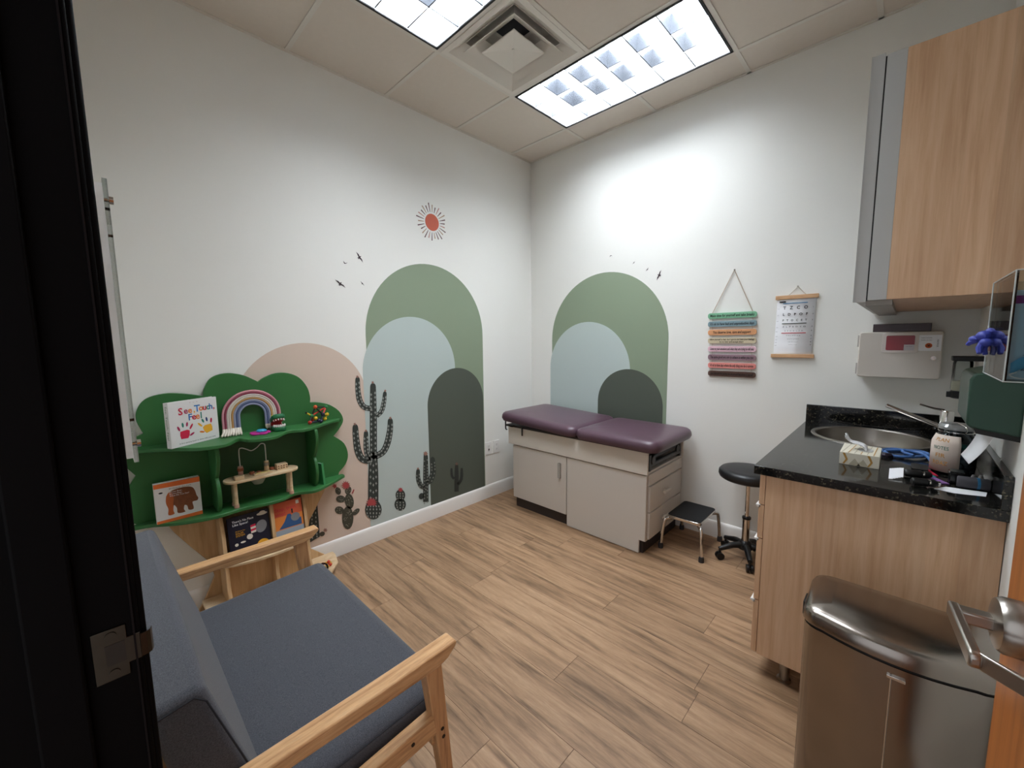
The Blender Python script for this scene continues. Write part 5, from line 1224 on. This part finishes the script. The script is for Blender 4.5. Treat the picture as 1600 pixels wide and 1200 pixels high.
for dy in (0, 0.003): MB().tube(smoothpts([(2.795, -1.812 + dy, mz0 + 0.018), (2.787, -1.813 + dy, mz0 + 0.012), (2.800, -1.814 + dy, mz0 + 0.006), (2.83, -1.814 + dy, mz0 + 0.007), (2.845, -1.813 + dy, mz0 + 0.016), (2.825, -1.812 + dy, mz0 + 0.022)], 5), 0.0014, 6).build('ear_loop', M_white, fm)

# ------------------------------------------------------------------ things on the worktop
ZC = 0.9153
tb2 = thing('tissue_box', 'cream and gold patterned tissue box with a tissue pulled up beside the sink', 'tissue box', (2.54, -0.86, ZC))
bx = MB().box(2.482, 2.603, -0.945, -0.765, ZC, ZC + 0.049).build('carton', mat('carton_cream', (214, 208, 190), 0.5), tb2, bev=0.001)
gold = mat('gold_print', (176, 132, 60), 0.4); taup = mat('taupe_print', (176, 168, 146), 0.5)
for (x, m_) in ((2.503, gold), (2.578, gold)):
    MB().prism([(x - 0.012, ZC + 0.047), (x - 0.004, ZC + 0.047), (x + 0.006, ZC + 0.022), (x - 0.004, ZC + 0.003), (x - 0.010, ZC + 0.003), (x - 0.001, ZC + 0.022)], 'y', -0.9455, -0.945).build('chevron', m_, bx)
for x in (2.53, 2.555): MB().prism([(x - 0.018, ZC + 0.002), (x, ZC + 0.030), (x + 0.018, ZC + 0.002)], 'y', -0.9454, -0.945).build('triangle', taup, bx)
for k in range(6): MB().prism([(2.488 + k * 0.019, -0.94), (2.491 + k * 0.019, -0.94), (2.507 + k * 0.017, -0.77), (2.504 + k * 0.017, -0.77)], 'z', ZC + 0.049, ZC + 0.0494).build('stripe', gold if k % 2 else taup, bx)
MB().lathe([(0.024, 0.0), (0.024, 0.001)], (2.556, -0.855, ZC + 0.0492), 24, 1.0, 1.6).build('slot_film', mat('slot_grey', (176, 174, 170), 0.4), bx)
ts = MB(); n = 9; vs = []
pth = smoothpts([(2.558, -0.845, ZC + 0.049), (2.552, -0.85, ZC + 0.062), (2.532, -0.852, ZC + 0.070), (2.508, -0.858, ZC + 0.078), (2.496, -0.865, ZC + 0.094), (2.492, -0.868, ZC + 0.101)], 4)
for k, p in enumerate(pth):
    w_ = 0.034 * (1 - 0.75 * math.sin(min(1, k / len(pth)) * PI * 0.75)) + 0.012 + (0.006 if k > len(pth) - 6 else 0)
    for q in range(n + 1):
        a = (q / n - 0.5) * 2; vs.append((p[0] + 0.004 * math.sin(q * 2.1), p[1] + a * w_, p[2] + 0.006 * math.sin(q * 1.7 + k * 0.3) * (0.4 + 0.6 * k / len(pth)) + 0.004))
fs = [(k * (n + 1) + q, k * (n + 1) + q + 1, (k + 1) * (n + 1) + q + 1, (k + 1) * (n + 1) + q) for k in range(len(pth) - 1) for q in range(n)]
to = ts.add(vs, fs).build('tissue', M_paper, tb2); to.modifiers.new('thick', 'SOLIDIFY').thickness = 0.0008
# stethoscope
sth = thing('stethoscope', 'blue rubber stethoscope coiled between the tissue box and the sink', 'stethoscope', (2.67, -0.62, ZC))
M_tub = mat('blue_rubber', (74, 112, 170), 0.4)
P = smoothpts([(2.600, -0.660, 0.007), (2.605, -0.60, 0.007), (2.635, -0.555, 0.007), (2.680, -0.548, 0.007), (2.720, -0.530, 0.007), (2.745, -0.56, 0.007), (2.735, -0.63, 0.010), (2.690, -0.685, 0.010), (2.640, -0.700, 0.008), (2.612, -0.672, 0.016), (2.650, -0.630, 0.020), (2.700, -0.622, 0.021), (2.735, -0.650, 0.018), (2.750, -0.70, 0.008)], 6)
MB().tube([(p[0], p[1], ZC + p[2]) for p in P], 0.0062, 8).build('tubing', M_tub, sth)
MB().tube([(p[0], p[1], ZC + p[2]) for p in smoothpts([(2.690, -0.548, 0.007), (2.665, -0.60, 0.018), (2.672, -0.66, 0.020), (2.70, -0.69, 0.02)], 6)], 0.0055, 8).build('tubing', M_tub, sth)
MB().lathe([(0.022, 0.0), (0.022, 0.010), (0.015, 0.016), (0, 0.017)], (2.618, -0.700, ZC), 20, caps=False).build('chest_piece', mat('dark_bell', (50, 44, 56), 0.3, 0.6), sth)
# jar with label
jr = thing('glass_jar', 'clip-top glass jar of dark shiny pieces with a handwritten paper label', 'jar', (2.800, -0.815, ZC))
jx, jy = 2.800, -0.815
MB().lathe([(0.050, 0.0), (0.056, 0.004), (0.059, 0.03), (0.059, 0.115), (0.052, 0.140), (0.044, 0.150), (0.044, 0.166)], (jx, jy, ZC), 32).build('glass_body', glass('jar_glass', (212, 222, 222)), jr)
M_sw = [mat('sweet_a', (74, 78, 84), 0.25), mat('sweet_b', (130, 136, 142), 0.2), mat('sweet_c', (44, 98, 92), 0.25), mat('sweet_d', (170, 176, 184), 0.15, 0.6)]
rnd = random.Random(3)
for lyr in range(6):
    for k in range(7 if lyr < 5 else 4):
        a = 2 * PI * k / 7 + lyr * 0.5; r = 0.038
        MB().ell((jx + r * math.cos(a), jy + r * math.sin(a), ZC + 0.018 + lyr * 0.018), (0.017, 0.017, 0.011), 8, 6).build('wrapped_piece', M_sw[rnd.randrange(4)], None); setp(bpy.context.scene.collection.objects[-1], 'dark shiny wrapped piece inside the clip-top glass jar', 'wrapped piece', 'pieces in the glass jar')
lab = MB(); vs = []; n = 14
for k in range(n + 1):
    a = math.radians(172 + (282 - 172) * k / n)
    for (r, z) in ((0.0606, 0.010), (0.0606, 0.117), (0.050, 0.146)): vs.append((jx + r * math.cos(a), jy + r * math.sin(a), ZC + z))
lab.add(vs, [(3 * k + e, 3 * k + 3 + e, 3 * k + 4 + e, 3 * k + 1 + e) for k in range(n) for e in (0, 1)])
lo = lab.build('paper_label', mat('label_paper', (222, 206, 192), 0.8), jr); lo.modifiers.new('thick', 'SOLIDIFY').thickness = 0.0005
la = math.radians(232); fw = Vector((math.cos(la), math.sin(la), 0)); rt = Vector((-math.sin(la), math.cos(la), 0))
def ltext(s_, z, h, m_, wd, r=0.0612, tl=0):
    upv = Vector((0, 0, 1)) - fw * tl
    cu_M = frame(Vector((jx, jy, ZC + z)) + fw * 0.0, rt, upv)
    ob = text(s_, cu_M, h, m_, lo, width=wd, name='handwriting', off=0.01)
    for v in ob.data.vertices:   # wrap the lettering round the jar
        d = v.co - Vector((jx, jy, v.co.z)); s2 = d.dot(rt) / r; zz = v.co.z - ZC
        rr = r if zz < 0.117 else r - (zz - 0.117) / 0.029 * 0.0106
        a = la + s2; v.co.x = jx + rr * math.cos(a); v.co.y = jy + rr * math.sin(a)
ltext('PLAN', 0.128, 0.013, mat('marker_ochre', (196, 136, 60), 0.7), 0.042); ltext('NOTES', 0.098, 0.013, mat('marker_green', (48, 110, 92), 0.7), 0.046)
ltext('FIR', 0.070, 0.015, MATS['marker_ochre'], 0.030); ltext('ROAZ', 0.042, 0.015, MATS['marker_ochre'], 0.046)
MB().lathe([(0.046, 0.166), (0.048, 0.168), (0.048, 0.176), (0.040, 0.186), (0.0, 0.188)], (jx, jy, ZC), 28, caps=False).build('lid', mat('lid_glass', (150, 152, 150), 0.12, 0.3), jr)
MB().tube([(jx + 0.0465 * math.cos(a), jy + 0.0465 * math.sin(a), ZC + 0.158) for a in [2 * PI * k / 28 for k in range(28)]], 0.0018, 6, closed=True).build('wire_bail', M_chrome, jr)
MB().tube(smoothpts([(jx + 0.02, jy - 0.046, ZC + 0.158), (jx + 0.022, jy - 0.056, ZC + 0.172), (jx + 0.018, jy - 0.048, ZC + 0.184), (jx, jy, ZC + 0.190)], 4), 0.0018, 6).build('clasp', M_chrome, jr)
# small things in front of the jar
def lying(name, label, cat, p0, p1, r, m, extra=None):
    t = thing(name, label, cat, ((p0[0] + p1[0]) / 2, (p0[1] + p1[1]) / 2, ZC))
    return t
bt = thing('canister', 'charcoal grey canister lying on the worktop with a blue band', 'canister', (2.835, -1.005, ZC))
MB().tube([(2.800, -1.012, ZC + 0.020), (2.803, -1.012, ZC + 0.020), (2.843, -1.006, ZC + 0.020)], [0.017, 0.0195, 0.0195], 20).build('body', mat('charcoal_mesh', (64, 62, 66), 0.7), bt)
MB().tube([(2.843, -1.006, ZC + 0.020), (2.850, -1.005, ZC + 0.020)], 0.0199, 20).build('band', mat('band_blue', (36, 96, 130), 0.4), bt)
MB().tube([(2.850, -1.005, ZC + 0.020), (2.872, -1.002, ZC + 0.020), (2.8745, -1.002, ZC + 0.020)], [0.0195, 0.0195, 0.017], 20).build('end_cap', mat('charcoal_mesh', (64, 62, 66)), bt)
cu_ = thing('small_box', 'small glossy black box standing before the glass jar', 'box', (2.80, -0.96, ZC))
MB().box(2.782, 2.822, -0.985, -0.935, ZC, ZC + 0.042).build('shell', mat('gloss_black', (12, 12, 12), 0.15), cu_, bev=0.004)
MB().box(2.786, 2.818, -0.981, -0.939, ZC + 0.042, ZC + 0.044).build('lid', mat('lid_dark', (30, 36, 34), 0.3), cu_)
def scope(label, a, b2, head):
    t = thing('otoscope', label, 'otoscope', ((a[0] + b2[0]) / 2, (a[1] + b2[1]) / 2, ZC))
    A_, B_ = Vector((a[0], a[1], ZC + 0.0145)), Vector((b2[0], b2[1], ZC + 0.0145)); d_ = (B_ - A_)
    MB().tube([A_, A_ + d_ * 0.06, A_ + d_ * 0.60, A_ + d_ * 0.68], [0.010, 0.0135, 0.0135, 0.009], 14).build('handle', M_black, t)
    MB().tube([A_ + d_ * 0.66, A_ + d_ * 0.72], 0.0105, 14).build('collar', M_chrome, t)
    MB().tube([A_ + d_ * 0.72, A_ + d_ * 0.86, A_ + d_], [0.013, 0.0135, 0.008], 14).build('head', M_black, t)
    if head: MB().tube([A_ + d_, A_ + d_ * 1.08], [0.009, 0.0095], 14).build('cap', M_chrome, t)
scope('black otoscope handle lying nearest the worktop edge with a chrome end', (2.690, -1.092), (2.752, -1.070), True)
scope('black otoscope lying across the pile beside the white tags', (2.672, -0.985), (2.742, -0.965), False)
for k in range(5):
    x = 2.632 + k * 0.0065
    MB().hexa([(x, -1.060 + k * 0.006, ZC + 0.001 + k * 0.0015), (x + 0.012, -1.055 + k * 0.006, ZC + 0.001 + k * 0.0015), (x + 0.012, -0.985 + k * 0.004, ZC + 0.022 + k * 0.001), (x, -0.990 + k * 0.004, ZC + 0.022 + k * 0.001)],
              [(x, -1.060 + k * 0.006, ZC + 0.002 + k * 0.0015), (x + 0.012, -1.055 + k * 0.006, ZC + 0.002 + k * 0.0015), (x + 0.012, -0.985 + k * 0.004, ZC + 0.0232 + k * 0.001), (x, -0.990 + k * 0.004, ZC + 0.0232 + k * 0.001)]).build('paper_tag', M_paper, None); setp(bpy.context.scene.collection.objects[-1], 'white paper tag in the fanned stack beside the tissue box', 'paper tag', 'fanned paper tags')
def card(label, P, m, z0, z1, name='card', cat='card'):
    setp(MB().prism(P, 'z', ZC + z0, ZC + z1).build(name, m, None), label, cat)
card('red card strip on the worktop beside the jar label', [(2.712, -0.800), (2.735, -0.812), (2.762, -0.905), (2.745, -0.910)], c_red, 0.0, 0.003)
card('teal card strip lying before the jar', [(2.700, -0.865), (2.716, -0.862), (2.757, -0.936), (2.741, -0.944)], mat('card_teal', (40, 150, 146), 0.6), 0.0032, 0.005)
card('purple card strip lying beneath the teal one', [(2.738, -0.948), (2.752, -0.938), (2.785, -0.995), (2.768, -1.004)], mat('card_purple', (130, 92, 150), 0.6), 0.0, 0.003)
card('white sheet of paper lying under the grey canister', [(2.745, -1.085), (2.775, -1.035), (2.868, -1.02), (2.860, -1.075), (2.79, -1.10)], M_paper, 0.0, 0.0006, 'paper_sheet', 'paper')
card('black folded tool case lying on the worktop pile', rrect(2.690, 2.735, -0.930, -0.840, 0.01), M_black, 0.0, 0.022, 'tool_case', 'case')
for (x, y) in ((2.842, -0.945), (2.860, -0.935)): MB().lathe([(0.011, 0.0), (0.010, 0.012), (0.004, 0.034), (0.0, 0.035)], (x, y, ZC), 14, caps=False).build('ear_speculum', mat('grey_cone', (120, 116, 114), 0.4), None); setp(bpy.context.scene.collection.objects[-1], 'small grey cone speculum standing behind the charcoal canister', 'speculum', 'specula on the worktop')
